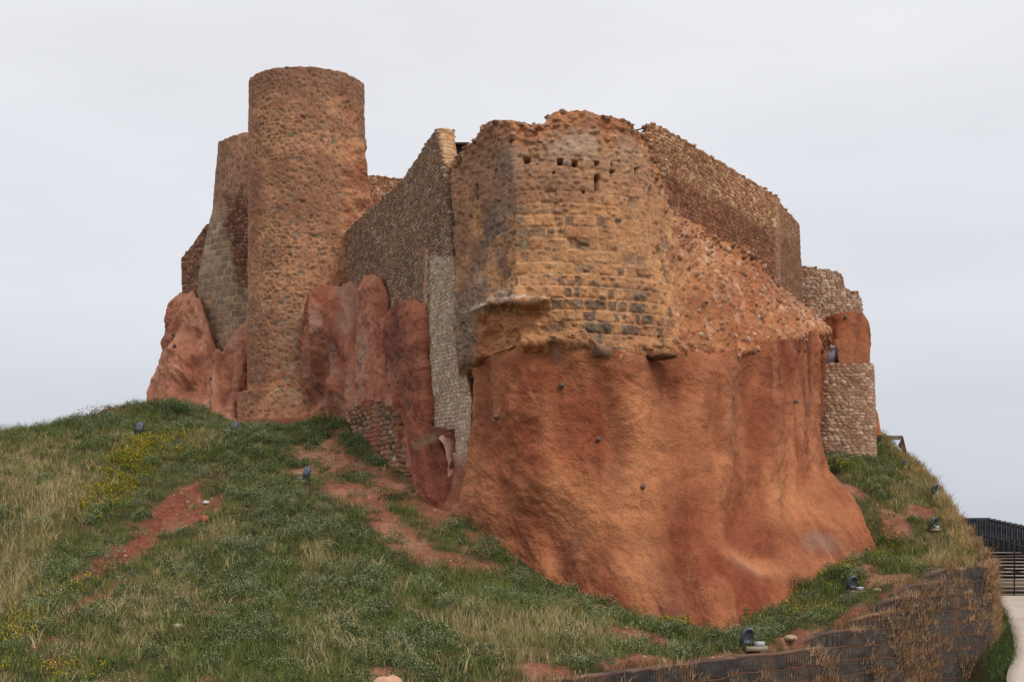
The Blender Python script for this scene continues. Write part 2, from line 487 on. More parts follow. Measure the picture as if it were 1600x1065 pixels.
_Mx = np.block([[_K, _Pm], [_Pm.T, np.zeros((3, 3))]])
_w = np.linalg.solve(_Mx, np.concatenate([_h3[:, 2], np.zeros(3)]))

def hill(x, y):
    xs, ys = x / 30.0, y / 30.0
    r = _w[-3] + _w[-2] * xs + _w[-1] * ys
    for i in range(len(_X)):
        r = r + _w[i] * _tps((xs - _X[i, 0]) ** 2 + (ys - _X[i, 1]) ** 2)
    return r

def low(x, y):
    return -1.3 * sst(15.6, 14.0, x) * sst(20, 30, y) + np.interp(y, [0, 30, 42, 48, 56, 66, 90, 200], [-5.2, -4.9, -4.35, -3.55, -2.45, -2.2, -3, -6])

def ground_z(x, y, detail=True):
    sh = x.shape; x = x.ravel(); y = y.ravel()
    inx = np.clip(x, -38, 20); iny = np.clip(y, 12, 96)
    z = hill(inx, iny)
    out = np.hypot(x - inx, y - iny)
    far = sst(0, 60, out)
    z = np.clip(z, -6, 8)
    if detail:
        z = z + 0.20 * fbm(x * 0.45, y * 0.45, o=3, s=5) + 0.11 * fbm(x * 2.1, y * 2.1, o=3, s=6)
        # rills that run down the slope towards the camera and the left
        z = z + 0.13 * fbm((x - .08 * y) * 1.5, y * 0.16, o=3, s=9) * sst(-2, -6, x)
    sd, tt = wall_sd(x, y)
    lo = low(x, y) + 0.04 * fbm(x * 1.5, y * 1.5, o=3, s=8)
    edge = sst(0.35, 0.85, sd)
    z = lo * (1 - edge) + z * edge
    z = z * (1 - far) + (-7.0) * far
    return z.reshape(sh)

def blobs(px, py, L):
    r = 0
    for bx, by, rx, ry, ang, w in L:
        a = math.radians(ang); c, s = math.cos(a), math.sin(a)
        dx, dy = px - bx, py - by
        u = (dx * c + dy * s) / rx; v = (-dx * s + dy * c) / ry
        r = np.maximum(r, w * np.exp(-(u * u + v * v) ** 1.2 * 0.8))
    return r

B_SOIL = [(505, 718, 60, 14, 8, 1.1), (470, 735, 35, 10, 0, .8), (520, 700, 20, 14, 0, .8), (560, 775, 50, 16, 15, 1.1), (600, 815, 45, 18, 45, 1.1), (640, 855, 45, 18, 30, 1.1), (720, 880, 60, 11, 14, 1.0), (620, 760, 60, 22, 20, .7),
          (690, 800, 40, 26, 20, .75), (740, 850, 30, 20, 30, .6),
          (275, 790, 60, 15, -38, 1.15), (300, 770, 40, 13, -38, 1.0), (215, 850, 75, 12, -38, 1.1), (160, 880, 60, 10, -38, .9), (330, 790, 45, 10, -30, .9), (120, 960, 60, 8, -35, .8), (260, 810, 40, 9, -38, .8),
          (70, 1000, 50, 8, -25, .8), (60, 830, 40, 6, -30, .6), (300, 970, 70, 10, -25, .5), (600, 1055, 30, 12, 0, 1.0), (850, 1045, 40, 14, 0, .9), (990, 990, 60, 9, 12, .75), (900, 945, 50, 9, 12, .7), (1000, 1030, 90, 8, -5, .6),
          (1265, 995, 50, 12, -10, 1.1), (1330, 960, 30, 10, -30, .8), (1390, 905, 35, 10, -10, 1.0), (1360, 890, 22, 12, 0, .9), (1150, 1030, 90, 8, -4, 1.0), (1400, 825, 22, 26, 0, .8), (1440, 800, 36, 10, 0, .8), (1330, 765, 25, 7, 20, .8), (1430, 725, 22, 22, 50, 1.0),
          (650, 745, 20, 20, 0, .8), (1350, 930, 40, 8, 0, .6)]
B_DRY = [(30, 745, 80, 40, -10, 1.0), (90, 780, 60, 40, -30, 1.0), (20, 900, 45, 90, 20, .9), (60, 860, 30, 60, 30, .8), (240, 950, 90, 40, -20, .75), (345, 832, 26, 14, -20, 1), (520, 1010, 60, 45, 0, .6), (100, 1010, 50, 30, 0, .4),
         (760, 985, 90, 40, 10, .8), (880, 990, 90, 30, 5, .8), (500, 880, 22, 35, 0, .6), (200, 690, 40, 15, 0, .5), (320, 690, 20, 14, 0, .8), (1440, 770, 50, 16, 0, .9), (1480, 800, 20, 30, 0, 1.0), (1470, 880, 20, 30, 0, .8), (1400, 790, 40, 14, 0, .5), (270, 880, 40, 14, -30, .6), (610, 1030, 90, 30, 0, .35)]
B_HERB = [(560, 860, 70, 40, 20, 1), (560, 930, 60, 60, 0, 1), (620, 1030, 60, 50, 0, .9), (440, 700, 90, 35, -5, 1.0), (390, 690, 60, 25, 0, .9), (505, 655, 45, 18, 0, 1.2), (430, 790, 60, 40, 20, .8), (480, 830, 60, 30, 10, .8), (130, 660, 110, 14, 0, 1),
          (230, 660, 60, 25, 0, 1), (350, 900, 60, 40, 0, .8), (200, 960, 120, 30, -25, .6), (90, 920, 100, 22, -35, .8), (360, 990, 70, 40, 0, .7), (640, 880, 40, 22, 20, .7), (760, 865, 55, 26, 25, .9), (800, 900, 50, 15, 25, .9), (860, 930, 50, 14, 15, 1.0), (950, 955, 70, 12, 12, 1), (1050, 990, 60, 9, 8, .9),
          (690, 925, 80, 22, 10, .6), (1210, 985, 60, 14, -12, 1.1), (1100, 1015, 90, 10, 0, .9), (950, 1035, 70, 10, -3, .7), (620, 775, 45, 16, 10, .8), (570, 750, 30, 12, 0, .7), (580, 700, 40, 20, 20, 1.0), (1300, 720, 50, 10, 5, .7), (1330, 905, 45, 18, -25, .8), (280, 630, 45, 12, 0, 1.0), (1390, 700, 40, 10, 30, 1.0), (700, 745, 10, 10, 0, .5)]
B_YEL = [(215, 715, 60, 22, -30, 1.0), (175, 765, 45, 22, -30, 1.0), (150, 790, 30, 20, -20, .8), (260, 690, 40, 12, -20, .7), (20, 1000, 45, 14, -15, 1), (80, 940, 60, 10, -25, .6), (50, 960, 50, 10, -30, .6), (300, 700, 40, 12, -20, .4), (1290, 905, 40, 14, -20, .7), (1245, 950, 40, 12, 0, .4), (1310, 730, 25, 8, 0, .6), (1380, 850, 20, 30, 0, .4), (1065, 978, 22, 6, 0, 1), (80, 1050, 60, 12, 0, .5), (560, 660, 15, 10, 0, .5), (1540, 930, 12, 20, 0, .3)]
B_GRN = [(650, 900, 90, 30, 10, .6), (760, 930, 90, 30, 10, .7), (650, 960, 80, 50, 0, .5), (460, 980, 80, 60, 0, .8), (300, 1030, 90, 40, 0, .6), (420, 900, 60, 30, -20, .5), (1360, 740, 70, 24, 10, 1.2), (1420, 790, 50, 18, 0, .8), (1400, 880, 50, 14, -15, 1.1), (1200, 1010, 60, 8, 0, .6), (950, 1045, 100, 8, -5, .8), (100, 880, 40, 60, 30, .5), (1300, 920, 60, 16, -20, .7), (270, 860, 60, 10, -38, .6), (600, 640, 30, 10, 0, .3), (200, 670, 90, 22, 0, .5)]

def axis(segs):
    out = []
    for a, b, st in segs:
        out.append(np.arange(a, b, st))
    return np.concatenate(out)
far_l = -np.array([3000, 1500, 800, 400, 250, 160, 110, 85, 70, 58, 50.0])
xs = np.concatenate([far_l, axis([(-44, -26, 0.8), (-26, 19.4, 0.11), (19.4, 30, 0.35), (30, 50, 2.0)]), [55, 65, 80, 110, 160, 250, 400, 800, 1500, 3000]])
ys = np.concatenate([[-3000, -1200, -400, -150, -60, -30, -15, -5, 0, 5, 10], axis([(14, 24, 0.7), (24, 68, 0.13), (68, 76, 0.4), (76, 100, 1.5)]), [105, 115, 130, 160, 220, 350, 600, 1200, 2500, 5000.0]])
GX, GY = np.meshgrid(xs, ys)
GZ = ground_z(GX, GY)
gp = np.stack([GX, GY, GZ], -1)
gpx, gpy = proj(gp)
soil = blobs(gpx, gpy, B_SOIL) + 0.55 * fbm(GX * 1.6, GY * 1.6, o=5, s=21) + .3 * np.maximum(0, fbm(GX * .8, GY * .8, o=4, s=24) - .1) + .5 * fbm((GX - .08 * GY) * 1.7, GY * .2, o=4, s=26) * sst(-3, -7, GX)
c_so = mix(A(142, 92, 70), A(166, 120, 94), sst(-0.3, 0.5, fbm(GX * 0.9, GY * 0.9, o=3, s=22)))
c_red = A(138, 78, 60)
c_so = mix(c_so, c_red, np.clip(blobs(gpx, gpy, [b for b in B_SOIL if b[0] < 350 and b[1] < 1000]) * 1.1, 0, 1))
c_gr = mix(A(66, 68, 40), A(98, 86, 56), sst(-0.4, 0.4, fbm(GX * 1.1, GY * 1.1, o=4, s=23)))
dry = blobs(gpx, gpy, B_DRY)
c_gr = mix(c_gr, A(128, 110, 74), np.clip(dry * 0.7, 0, 1))
gc = mix(c_gr, c_so, sst(0.15, 0.6, soil)) * (1 + .25 * fbm(GX * 3.5, GY * 3.5, o=3, s=25))[..., None]
GCOL = gc
nv, nu = GX.shape
# soft earth clods in the open soil
gp[..., 2] += sst(0.3, 0.7, soil) * 0.05 * fbm(GX * 5, GY * 5, o=2, s=31)
setp(mesh_np('ground', gp.reshape(-1, 3), grid_faces(nv, nu)[:, ::-1], M_SOIL, gc.reshape(-1, 3)), kind='structure')

def at_ground(px, py, dmin=26.0, dmax=75.0):
    """ground point seen at a photo pixel"""
    d = np.linspace(dmin, dmax, 500); P = W(np.full(500, px), np.full(500, py), d)
    g = ground_z(P[:, 0], P[:, 1]); hit = np.where(P[:, 2] <= g)[0]
    i = hit[0] if len(hit) else 499
    return np.array([P[i, 0], P[i, 1], g[i]])

# ================================================================== CLIFFS (sprayed red rock)
C_OR = A(186, 120, 84); C_RD = A(158, 90, 62); C_PU = A(124, 74, 60); C_PK = A(190, 146, 124)
def cliff(name, cols, res=0.07, seed=0, amp=0.35, pal=(C_OR, C_RD, C_PU), thick=1.2, fold=1.0, extra=None, su=0.7, sv=0.5, pink=0.0, top_drop=1.0, crack=0.08, rough=1.0):
    g = net(cols, res, su, sv)
    P = g['P']; u, z = g['u'], g['z']
    w1 = fbm(u * 0.35, z * 0.25, s=seed, o=2)
    wu = u + 0.7 * w1
    fol = 1 - np.abs(vnoise(wu * 0.62, z * 0.13, s=seed + 1)) * 2
    fol2 = vnoise(wu * 1.3 + z * 0.1, z * 0.22, s=seed + 2)
    d = fold * (0.30 * fol + 0.20 * fol2) * amp / 0.35 + 0.22 * fbm(u * 0.5, z * 0.4, s=seed + 3, o=3) + 0.06 * fbm(u * 1.7, z * 1.4, s=seed + 4, o=3)
    d = d + 0.030 * fbm(u * 5, z * 5, s=seed + 5, o=4)
    cr = np.abs(fbm(u * 0.9 + 0.5 * w1, z * 0.45, s=seed + 6, o=3)); d = d - crack * np.exp(-(cr / 0.03) ** 2) * sst(0, .4, fbm(u * .4, z * .4, s=seed + 8, o=2)) + rough * (0.10 * fbm(u * 1.6, z * 2.2, s=seed + 9, o=4) + 0.05 * np.abs(fbm(u * 3, z * 3, s=seed + 10, o=3)))
    edge = np.minimum(np.arange(len(P))[:, None] * res, 9)
    d = d * sst(-0.2, 0.9, edge)
    m1 = sst(-0.35, 0.45, fbm(u * 0.55, z * 0.35, s=seed + 11, o=4) - 0.25 * fol2)
    c = mix(pal[0], pal[1], m1)
    c = mix(c, pal[2], 0.8 * sst(0.12, 0.5, fbm(u * 0.8 + 4, z * 0.5, s=seed + 12, o=4)))
    streak = fbm(u * 3.0, z * 0.35, s=seed + 13, o=3)
    c = c * (1 + 0.10 * streak)[..., None]
    c = mix(c, C_PK, pink * sst(0.0, 0.5, fbm(u * 0.9, z * 0.6, s=seed + 14, o=3)))
    c = c * (1 + 0.17 * fbm(u * 1.6, z * 1.1, s=seed + 15, o=5) + 0.10 * fbm(u * 6, z * 6, s=seed + 16, o=3))[..., None]
    if extra is not None: d, c = extra(g, d, c)
    g['top'] = (.09 * vnoise(u[:1] * 1.7, u[:1] * 0, s=seed + 20) + .06 * vnoise(u[:1] * 5, u[:1] * 0, s=seed + 21)) * np.exp(-edge / .5)
    V, F, C = skin(g, d, c, thick, top_drop, back=(0.0, 1.0))
    o = mesh_np(name, V, F, M_CLIFF, C)
    setp(o, kind='structure')
    return g, o

R = [
 [(737, 556, 49.9), (742, 600, 49.6), (742, 650, 49.4), (736, 700, 49.2), (730, 745, 49), (722, 795, 48.8), (722, 840, 48.6)],
 [(760, 556, 49), (765, 610, 48.7), (765, 670, 48.4), (762, 730, 48), (765, 780, 47.6), (790, 855, 47), (790, 900, 46.8)],
 [(800, 545, 48), (805, 610, 47.6), (805, 680, 47.3), (810, 750, 46.8), (825, 820, 46.3), (850, 906, 45.4), (850, 945, 45.2)],
 [(860, 532, 47.1), (865, 610, 47), (870, 690, 46.6), (880, 760, 46.1), (895, 840, 45.4), (920, 936, 44.4), (920, 970, 44.2)],
 [(945, 545, 46.7), (945, 620, 46.6), (950, 700, 46.2), (960, 780, 45.5), (970, 860, 44.8), (1000, 962, 43.7), (1000, 1000, 43.5)],
 [(1010, 556, 47.2), (1010, 630, 46.9), (1020, 710, 46.4), (1030, 790, 45.4), (1045, 880, 44.2), (1070, 978, 42.7), (1070, 1015, 42.5)],
 [(1070, 552, 47.7), (1075, 630, 47.5), (1080, 710, 46.9), (1090, 800, 45.6), (1105, 890, 44), (1130, 988, 42.3), (1130, 1020, 42.1)],
 [(1130, 553, 49), (1135, 630, 48.4), (1140, 710, 47.6), (1145, 800, 46.4), (1160, 880, 44.9), (1190, 958, 43.5), (1190, 1000, 43.3)],
 [(1195, 535, 51.5), (1195, 620, 51), (1195, 700, 50), (1200, 780, 48.6), (1225, 860, 47), (1260, 914, 45.9), (1260, 950, 45.7)],
 [(1250, 525, 54.5), (1245, 610, 54), (1243, 690, 53), (1250, 760, 51.5), (1290, 820, 49.5), (1325, 880, 48.3), (1325, 915, 48.1)],
 [(1280, 515, 57), (1279, 600, 56.5), (1275, 680, 56), (1290, 735, 55), (1335, 780, 53), (1364, 850, 50.5), (1364, 890, 50.3)],
 [(1281, 515, 60), (1280, 600, 59.5), (1275, 680, 59), (1290, 735, 58), (1335, 780, 56), (1366, 835, 53), (1366, 880, 52.8)]]
def ex_main(g, d, c):
    px, py, u, z = g['px'], g['py'], g['u'], g['z']
    # broad hollows and ridges of the sprayed face
    d = d + 0.36 * blobs(px, py, [(985, 620, 26, 110, 0, .8), (940, 860, 30, 110, -8, .6), (1210, 640, 20, 120, 0, .9), (1105, 760, 26, 160, 0, .5), (860, 760, 60, 40, 30, .7), (1290, 850, 60, 30, 30, .4), (1130, 930, 25, 70, 0, .6), (800, 620, 30, 60, 0, .4)])
    d = d - 0.36 * blobs(px, py, [(945, 640, 16, 90, -12, .8), (1030, 620, 20, 70, 0, .7), (1165, 640, 18, 110, 5, .9), (1060, 860, 18, 110, -6, .7), (870, 830, 26, 60, 25, .6), (1200, 870, 40, 20, 20, .5), (1170, 800, 22, 60, 0, .5), (790, 720, 26, 60, 0, .5)])
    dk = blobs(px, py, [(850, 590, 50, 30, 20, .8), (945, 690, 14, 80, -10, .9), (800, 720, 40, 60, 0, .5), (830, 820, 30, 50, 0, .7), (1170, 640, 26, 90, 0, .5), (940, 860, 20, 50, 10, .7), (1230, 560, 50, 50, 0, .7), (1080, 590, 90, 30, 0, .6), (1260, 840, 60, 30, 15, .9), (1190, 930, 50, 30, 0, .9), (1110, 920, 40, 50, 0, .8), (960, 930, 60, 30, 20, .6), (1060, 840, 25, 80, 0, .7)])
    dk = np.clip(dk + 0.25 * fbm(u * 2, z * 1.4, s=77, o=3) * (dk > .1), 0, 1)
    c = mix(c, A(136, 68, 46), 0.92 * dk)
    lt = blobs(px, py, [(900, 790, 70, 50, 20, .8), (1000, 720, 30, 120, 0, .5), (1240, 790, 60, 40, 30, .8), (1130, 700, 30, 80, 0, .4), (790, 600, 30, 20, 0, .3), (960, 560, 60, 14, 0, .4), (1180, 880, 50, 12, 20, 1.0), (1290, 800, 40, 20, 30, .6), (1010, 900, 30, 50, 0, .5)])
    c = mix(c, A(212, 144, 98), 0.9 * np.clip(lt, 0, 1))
    c = mix(c, A(140, 76, 52), .6 * sst(.05, .5, fbm(u * .8 + .3 * fbm(u, z), z * .45, s=78, o=5)))
    c = mix(c, A(202, 134, 94), .4 * sst(.1, .5, fbm(u * 1.1, z * .5, s=79, o=5)))
    c = c * (1 + .10 * fbm(u * 12, z * 12, s=80, o=2))[..., None]
    gy = blobs(px, py, [(1280, 850, 28, 16, 10, .8), (1170, 885, 30, 9, 20, .35), (868, 552, 6, 12, 0, .9), (1150, 645, 14, 60, 0, .2)])
    c = mix(c, A(168, 150, 132), 0.6 * gy)
    purple = blobs(px, py, [(760, 650, 20, 90, 0, .7), (820, 800, 30, 30, 0, .6), (790, 770, 30, 60, 0, .4)])
    c = mix(c, A(112, 62, 50), 0.6 * purple)
    rain = blobs(px, py, [(877, 625, 3, 26, 0, .8), (1035, 600, 5, 40, 0, .6), (1003, 780, 3, 20, 0, .4)])
    return d, mix(c, A(110, 66, 50), 0.6 * rain)
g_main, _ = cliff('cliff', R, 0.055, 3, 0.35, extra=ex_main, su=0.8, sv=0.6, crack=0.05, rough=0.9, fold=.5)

D = [
 [(283, 458, 80), (268, 510, 79), (256, 560, 78), (238, 622, 77), (236, 660, 77)],
 [(283, 458, 77), (268, 510, 76), (256, 560, 75), (240, 618, 73.5), (238, 650, 73.5)],
 [(302, 456, 75.5), (295, 510, 74.5), (285, 560, 73), (274, 632, 71), (274, 660, 71)],
 [(312, 470, 74), (315, 520, 73), (312, 570, 71.5), (305, 640, 69.5), (305, 670, 69.3)],
 [(335, 545, 72.3), (335, 570, 71.8), (330, 600, 70.5), (328, 648, 69), (328, 680, 68.8)],
 [(350, 550, 72), (350, 575, 71.5), (350, 610, 70), (350, 656, 68.5), (350, 690, 68.3)],
 [(372, 512, 71.5), (370, 550, 71), (366, 600, 70), (365, 660, 68.8), (365, 690, 68.8)],
 [(396, 486, 71.3), (396, 550, 71), (396, 600, 71), (396, 660, 71), (396, 690, 71)]]
def ex_D(g, d, c):
    px, py, u, z = g['px'], g['py'], g['u'], g['z']
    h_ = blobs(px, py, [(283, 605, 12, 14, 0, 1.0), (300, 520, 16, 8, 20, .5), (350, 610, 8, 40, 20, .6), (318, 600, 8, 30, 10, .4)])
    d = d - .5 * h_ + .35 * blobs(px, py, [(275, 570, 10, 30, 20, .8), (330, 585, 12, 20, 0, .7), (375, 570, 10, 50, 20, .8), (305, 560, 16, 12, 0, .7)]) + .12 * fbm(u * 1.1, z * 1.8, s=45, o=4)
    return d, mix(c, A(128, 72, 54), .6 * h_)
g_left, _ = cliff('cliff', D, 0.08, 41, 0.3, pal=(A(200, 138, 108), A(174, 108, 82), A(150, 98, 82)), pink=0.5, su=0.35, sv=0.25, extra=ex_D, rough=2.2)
J1 = [
 [(480, 458, 69.0), (474, 520, 68.4), (464, 590, 68.0), (472, 650, 67.5), (472, 690, 67.5)],
 [(481, 460, 67.2), (474, 520, 66.6), (464, 590, 66.2), (474, 650, 65.5), (474, 690, 65.5)],
 [(505, 453, 66.8), (505, 520, 65.5), (500, 590, 65), (505, 655, 64), (505, 690, 64)],
 [(528, 446, 66.3), (525, 520, 65.0), (524, 580, 64.1), (528, 655, 63.0), (528, 690, 62.8)],
 [(548, 442, 66.0), (545, 510, 64.5), (548, 580, 63), (550, 660, 61.8), (550, 690, 61.6)],
 [(572, 445, 63.6), (572, 510, 62.4), (572, 580, 61.2), (575, 665, 60.0), (575, 700, 59.8)],
 [(600, 474, 60.6), (600, 530, 60.2), (605, 590, 59.4), (610, 680, 57.8), (610, 710, 57.6)],
 [(640, 520, 56.3), (640, 560, 55.8), (645, 620, 55.0), (645, 700, 54), (645, 740, 53.8)],
 [(668, 600, 52.6), (668, 630, 52.3), (668, 660, 51.9), (666, 700, 51.6), (666, 740, 51.5)]]
def ex_j(g, d, c):
    px, py = g['px'], g['py']
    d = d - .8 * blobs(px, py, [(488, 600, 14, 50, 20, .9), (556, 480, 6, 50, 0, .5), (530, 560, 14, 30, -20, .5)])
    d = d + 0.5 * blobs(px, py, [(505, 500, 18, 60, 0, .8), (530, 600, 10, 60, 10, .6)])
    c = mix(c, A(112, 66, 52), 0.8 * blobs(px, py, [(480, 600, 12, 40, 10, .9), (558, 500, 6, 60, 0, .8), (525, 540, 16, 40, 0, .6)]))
    return d, c
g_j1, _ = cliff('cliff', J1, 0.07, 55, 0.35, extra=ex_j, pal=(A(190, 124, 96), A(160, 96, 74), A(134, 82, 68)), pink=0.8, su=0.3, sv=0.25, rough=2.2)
J2 = [
 [(562, 448, 65.0), (560, 490, 64.2), (556, 560, 63.4), (548, 660, 61.6)],
 [(565, 438, 63.6), (562, 490, 62.2), (560, 560, 61.0), (558, 660, 60)],
 [(572, 432, 62.6), (572, 490, 61.2), (572, 560, 60.0), (574, 670, 58.6)],
 [(584, 431, 61.4), (586, 490, 60.0), (588, 560, 59.0), (600, 680, 57.2)],
 [(596, 437, 60.4), (600, 496, 59.2), (602, 560, 58.4), (618, 680, 56.4)],
 [(604, 450, 59.9), (608, 510, 59.0), (614, 580, 58.1), (630, 680, 55.8)],
 [(607, 458, 61.2), (611, 515, 60.2), (617, 580, 59.4), (634, 680, 57.0)]]
cliff('cliff', J2, 0.06, 61, 0.22, pal=(A(196, 130, 102), A(170, 104, 80), A(146, 90, 74)), pink=0.9, su=0.5, sv=0.4, rough=2.0)
J3 = [
 [(606, 496, 60.5), (604, 545, 59.8), (612, 600, 58.6), (630, 690, 56.8)],
 [(609, 484, 59.0), (606, 545, 57.4), (616, 605, 56.4), (632, 700, 55.2)],
 [(617, 474, 57.6), (616, 540, 56.0), (626, 605, 55.0), (640, 715, 53.8)],
 [(630, 468, 56.4), (630, 535, 54.8), (638, 600, 54.0), (650, 715, 53.0)],
 [(646, 467, 55.2), (646, 535, 53.7), (652, 600, 53.1), (660, 715, 52.3)],
 [(662, 472, 53.9), (662, 540, 52.8), (666, 600, 52.4), (670, 700, 51.9)],
 [(667, 482, 53.5), (668, 545, 52.9), (669, 600, 52.6), (674, 690, 52.1)],
 [(669, 490, 54.2), (670, 545, 53.8), (671, 600, 53.6), (676, 690, 53.2)]]
def ex_j3(g, d, c):
    px, py = g['px'], g['py']
    return d, mix(c, A(110, 68, 60), 0.75 * blobs(px, py, [(622, 530, 18, 50, 0, .9), (640, 560, 20, 50, 0, .5)]))
cliff('cliff', J3, 0.05, 67, 0.15, extra=ex_j3, pal=(A(182, 114, 86), A(156, 92, 70), A(132, 80, 68)), pink=0.35, su=0.4, sv=0.4, rough=2.0)
R3 = [
 [(1262, 488, 70), (1262, 540, 70), (1262, 600, 69), (1262, 700, 68)],
 [(1286, 500, 68.5), (1288, 540, 67.8), (1292, 600, 67.5), (1300, 700, 67)],
 [(1305, 486, 67.8), (1308, 540, 67), (1312, 600, 66.6), (1320, 700, 66)],
 [(1330, 484, 67.6), (1335, 540, 67), (1338, 600, 66.5), (1345, 700, 65.6)],
 [(1346, 490, 68.5), (1351, 535, 67.9), (1356, 600, 67.5), (1366, 690, 66.5)],
 [(1350, 494, 70.5), (1354, 530, 70), (1358, 600, 69.6), (1370, 690, 69)],
 [(1350, 494, 73), (1354, 530, 73), (1359, 600, 73), (1373, 690, 73)]]
g_r3, _ = cliff('cliff', R3, 0.08, 71, 0.2, su=0.4, sv=0.4)
FK = [[(1262, 470, 60.3), (1262, 540, 60.3), (1262, 620, 60.3), (1262, 760, 60.3)], [(1262, 468, 63.5), (1258, 540, 63.5), (1262, 620, 63.5), (1262, 760, 63.5)],
      [(1264, 468, 67), (1262, 540, 67), (1266, 620, 67), (1266, 760, 67)], [(1262, 470, 71), (1262, 540, 71), (1262, 620, 71), (1262, 720, 71)]]
cliff('cliff', FK, 0.1, 91, 0.2)
# dark natural rock left open under the arch
RA = [
 [(634, 650, 51.8), (638, 700, 51.4), (646, 745, 51.0), (656, 800, 50.7)],
 [(652, 660, 51.1), (656, 700, 50.7), (662, 745, 50.5), (670, 800, 50.2)],
 [(680, 668, 50.6), (682, 705, 50.30), (686, 745, 50.16), (690, 800, 49.95)],
 [(712, 674, 50.75), (712, 710, 50.5), (712, 745, 50.3), (712, 800, 50.25)]]
def ex_ra(g, d, c):
    px, py = g['px'], g['py']
    return .5 * d - 0.0 * np.exp(-((px - 681 + 3 * fbm(py * .05, py * .02)) / 2.0) ** 2) * (py > 705) + 0.10 * fbm(g['u'] * 3, g['z'] * 1.5, s=5, o=4), mix(c, A(150, 128, 96), 0.6 * blobs(px, py, [(665, 688, 26, 7, -25, 1)]))
cliff('cliff', RA, 0.04, 83, 0.12, extra=ex_ra, pal=(A(160, 96, 76), A(134, 78, 62), A(112, 66, 56)), su=0.2, sv=0.2, thick=.6, rough=1.6)

# ================================================================== BASTION
def g7(top, ledge, bot, d):       # rows: top, 290, 360, 430, ledge, under ledge, bottom
    tx, ty = top; lx, ly = ledge; bx, by = bot
    return [(tx, ty, d), (tx + (lx - tx) * .35, ty + (ly - ty) * .35, d - .08), (tx + (lx - tx) * .6, ty + (ly - ty) * .6, d - .16),
            (tx + (lx - tx) * .85, ty + (ly - ty) * .85, d - .25)]
G = [
 [(708, 248, 51.3), (706, 290, 51.1), (710, 360, 50.9), (712, 430, 50.7), (710, 481, 50.4), (707, 505, 50.3), (718, 566, 50.0)],
 [(722, 238, 50.7), (721, 290, 50.5), (722, 360, 50.3), (724, 430, 50.1), (724, 480, 49.8), (724, 500, 49.7), (732, 566, 49.5)],
 [(740, 226, 50.0), (738, 290, 49.9), (738, 360, 49.7), (740, 430, 49.5), (742, 478, 49.1), (743, 494, 49.1), (748, 562, 49.0)],
 [(752, 203, 49.4), (758, 290, 49.2), (760, 360, 49.0), (762, 430, 48.8), (765, 475, 48.3), (766, 491, 48.75), (775, 552, 48.6)],
 [(772, 188, 48.6), (786, 290, 48.2), (787, 360, 48.0), (788, 430, 47.9), (790, 471, 47.4), (790, 488, 48.0), (800, 543, 47.9)],
 [(800, 188, 47.8), (806, 290, 47.3), (806, 360, 47.2), (805, 430, 47.1), (806, 469, 46.7), (808, 486, 47.3), (820, 536, 47.2)],
 [(832, 192, 47.6), (835, 290, 47.1), (836, 360, 47.0), (838, 430, 46.9), (845, 468, 46.6), (846, 484, 47.0), (850, 532, 47.0)],
 [(850, 188, 47.5), (853, 285, 47.1), (854, 355, 47.0), (856, 425, 46.9), (860, 466, 46.7), (861, 487, 46.95), (872, 531, 46.95)],
 [(860, 174, 47.5), (864, 280, 47.1), (864, 350, 47.0), (866, 420, 46.9), (870, 462, 46.8), (872, 490, 46.9), (885, 531, 46.9)],
 [(880, 166, 47.5), (885, 280, 47.1), (886, 350, 47.0), (888, 420, 46.9), (895, 465, 46.8), (900, 500, 46.8), (912, 534, 46.8)],
 [(910, 172, 47.5), (912, 280, 47.2), (914, 350, 47.1), (916, 420, 47.0), (920, 465, 46.9), (925, 505, 46.8), (945, 549, 46.7)],
 [(945, 182, 47.7), (950, 280, 47.5), (952, 350, 47.3), (955, 420, 47.2), (960, 465, 47.1), (965, 510, 47.0), (975, 563, 47.0)],
 [(985, 196, 48.3), (985, 280, 48.0), (988, 350, 47.8), (992, 420, 47.6), (998, 465, 47.5), (1000, 510, 47.4), (1005, 552, 47.4)],
 [(1003, 210, 48.9), (1008, 285, 48.5), (1012, 350, 48.3), (1018, 420, 48.1), (1025, 465, 48.0), (1030, 510, 47.8), (1040, 550, 47.8)],
 [(1032, 268, 49.9), (1035, 310, 49.6), (1040, 360, 49.3), (1045, 420, 48.9), (1052, 465, 48.6), (1060, 510, 48.2), (1068, 552, 48.0)],
 [(1046, 325, 50.8), (1050, 350, 50.6), (1056, 385, 50.3), (1066, 430, 49.9), (1078, 470, 49.4), (1088, 512, 48.8), (1095, 556, 48.5)],
 [(1075, 342, 52.0), (1080, 368, 51.7), (1088, 400, 51.3), (1098, 440, 50.8), (1108, 475, 50.3), (1120, 515, 49.7), (1130, 558, 49.3)],
 [(1110, 362, 53.2), (1116, 388, 52.9), (1124, 418, 52.5), (1134, 452, 52.0), (1145, 485, 51.5), (1158, 515, 50.9), (1170, 548, 50.6)],
 [(1150, 385, 54.8), (1155, 410, 54.5), (1162, 435, 54.0), (1172, 462, 53.5), (1182, 488, 53.0), (1192, 510, 52.6), (1203, 536, 52.2)],
 [(1190, 412, 56.5), (1195, 432, 56.2), (1202, 450, 55.8), (1212, 468, 55.3), (1222, 488, 54.9), (1232, 506, 54.6), (1243, 528, 54.3)],
 [(1220, 448, 58.2), (1226, 458, 58.0), (1233, 470, 57.6), (1242, 480, 57.2), (1252, 492, 56.9), (1260, 506, 56.7), (1270, 522, 56.4)],
 [(1248, 482, 60), (1254, 488, 59.8), (1260, 492, 59.4), (1268, 498, 59), (1276, 504, 58.7), (1284, 510, 58.5), (1293, 518, 58.2)]]
bastion = empty('stone_bastion', tuple(W(900, 560, 48)))
setp(bastion, 'ochre stone bastion with ragged top and square holes above the big red rock face', 'bastion')

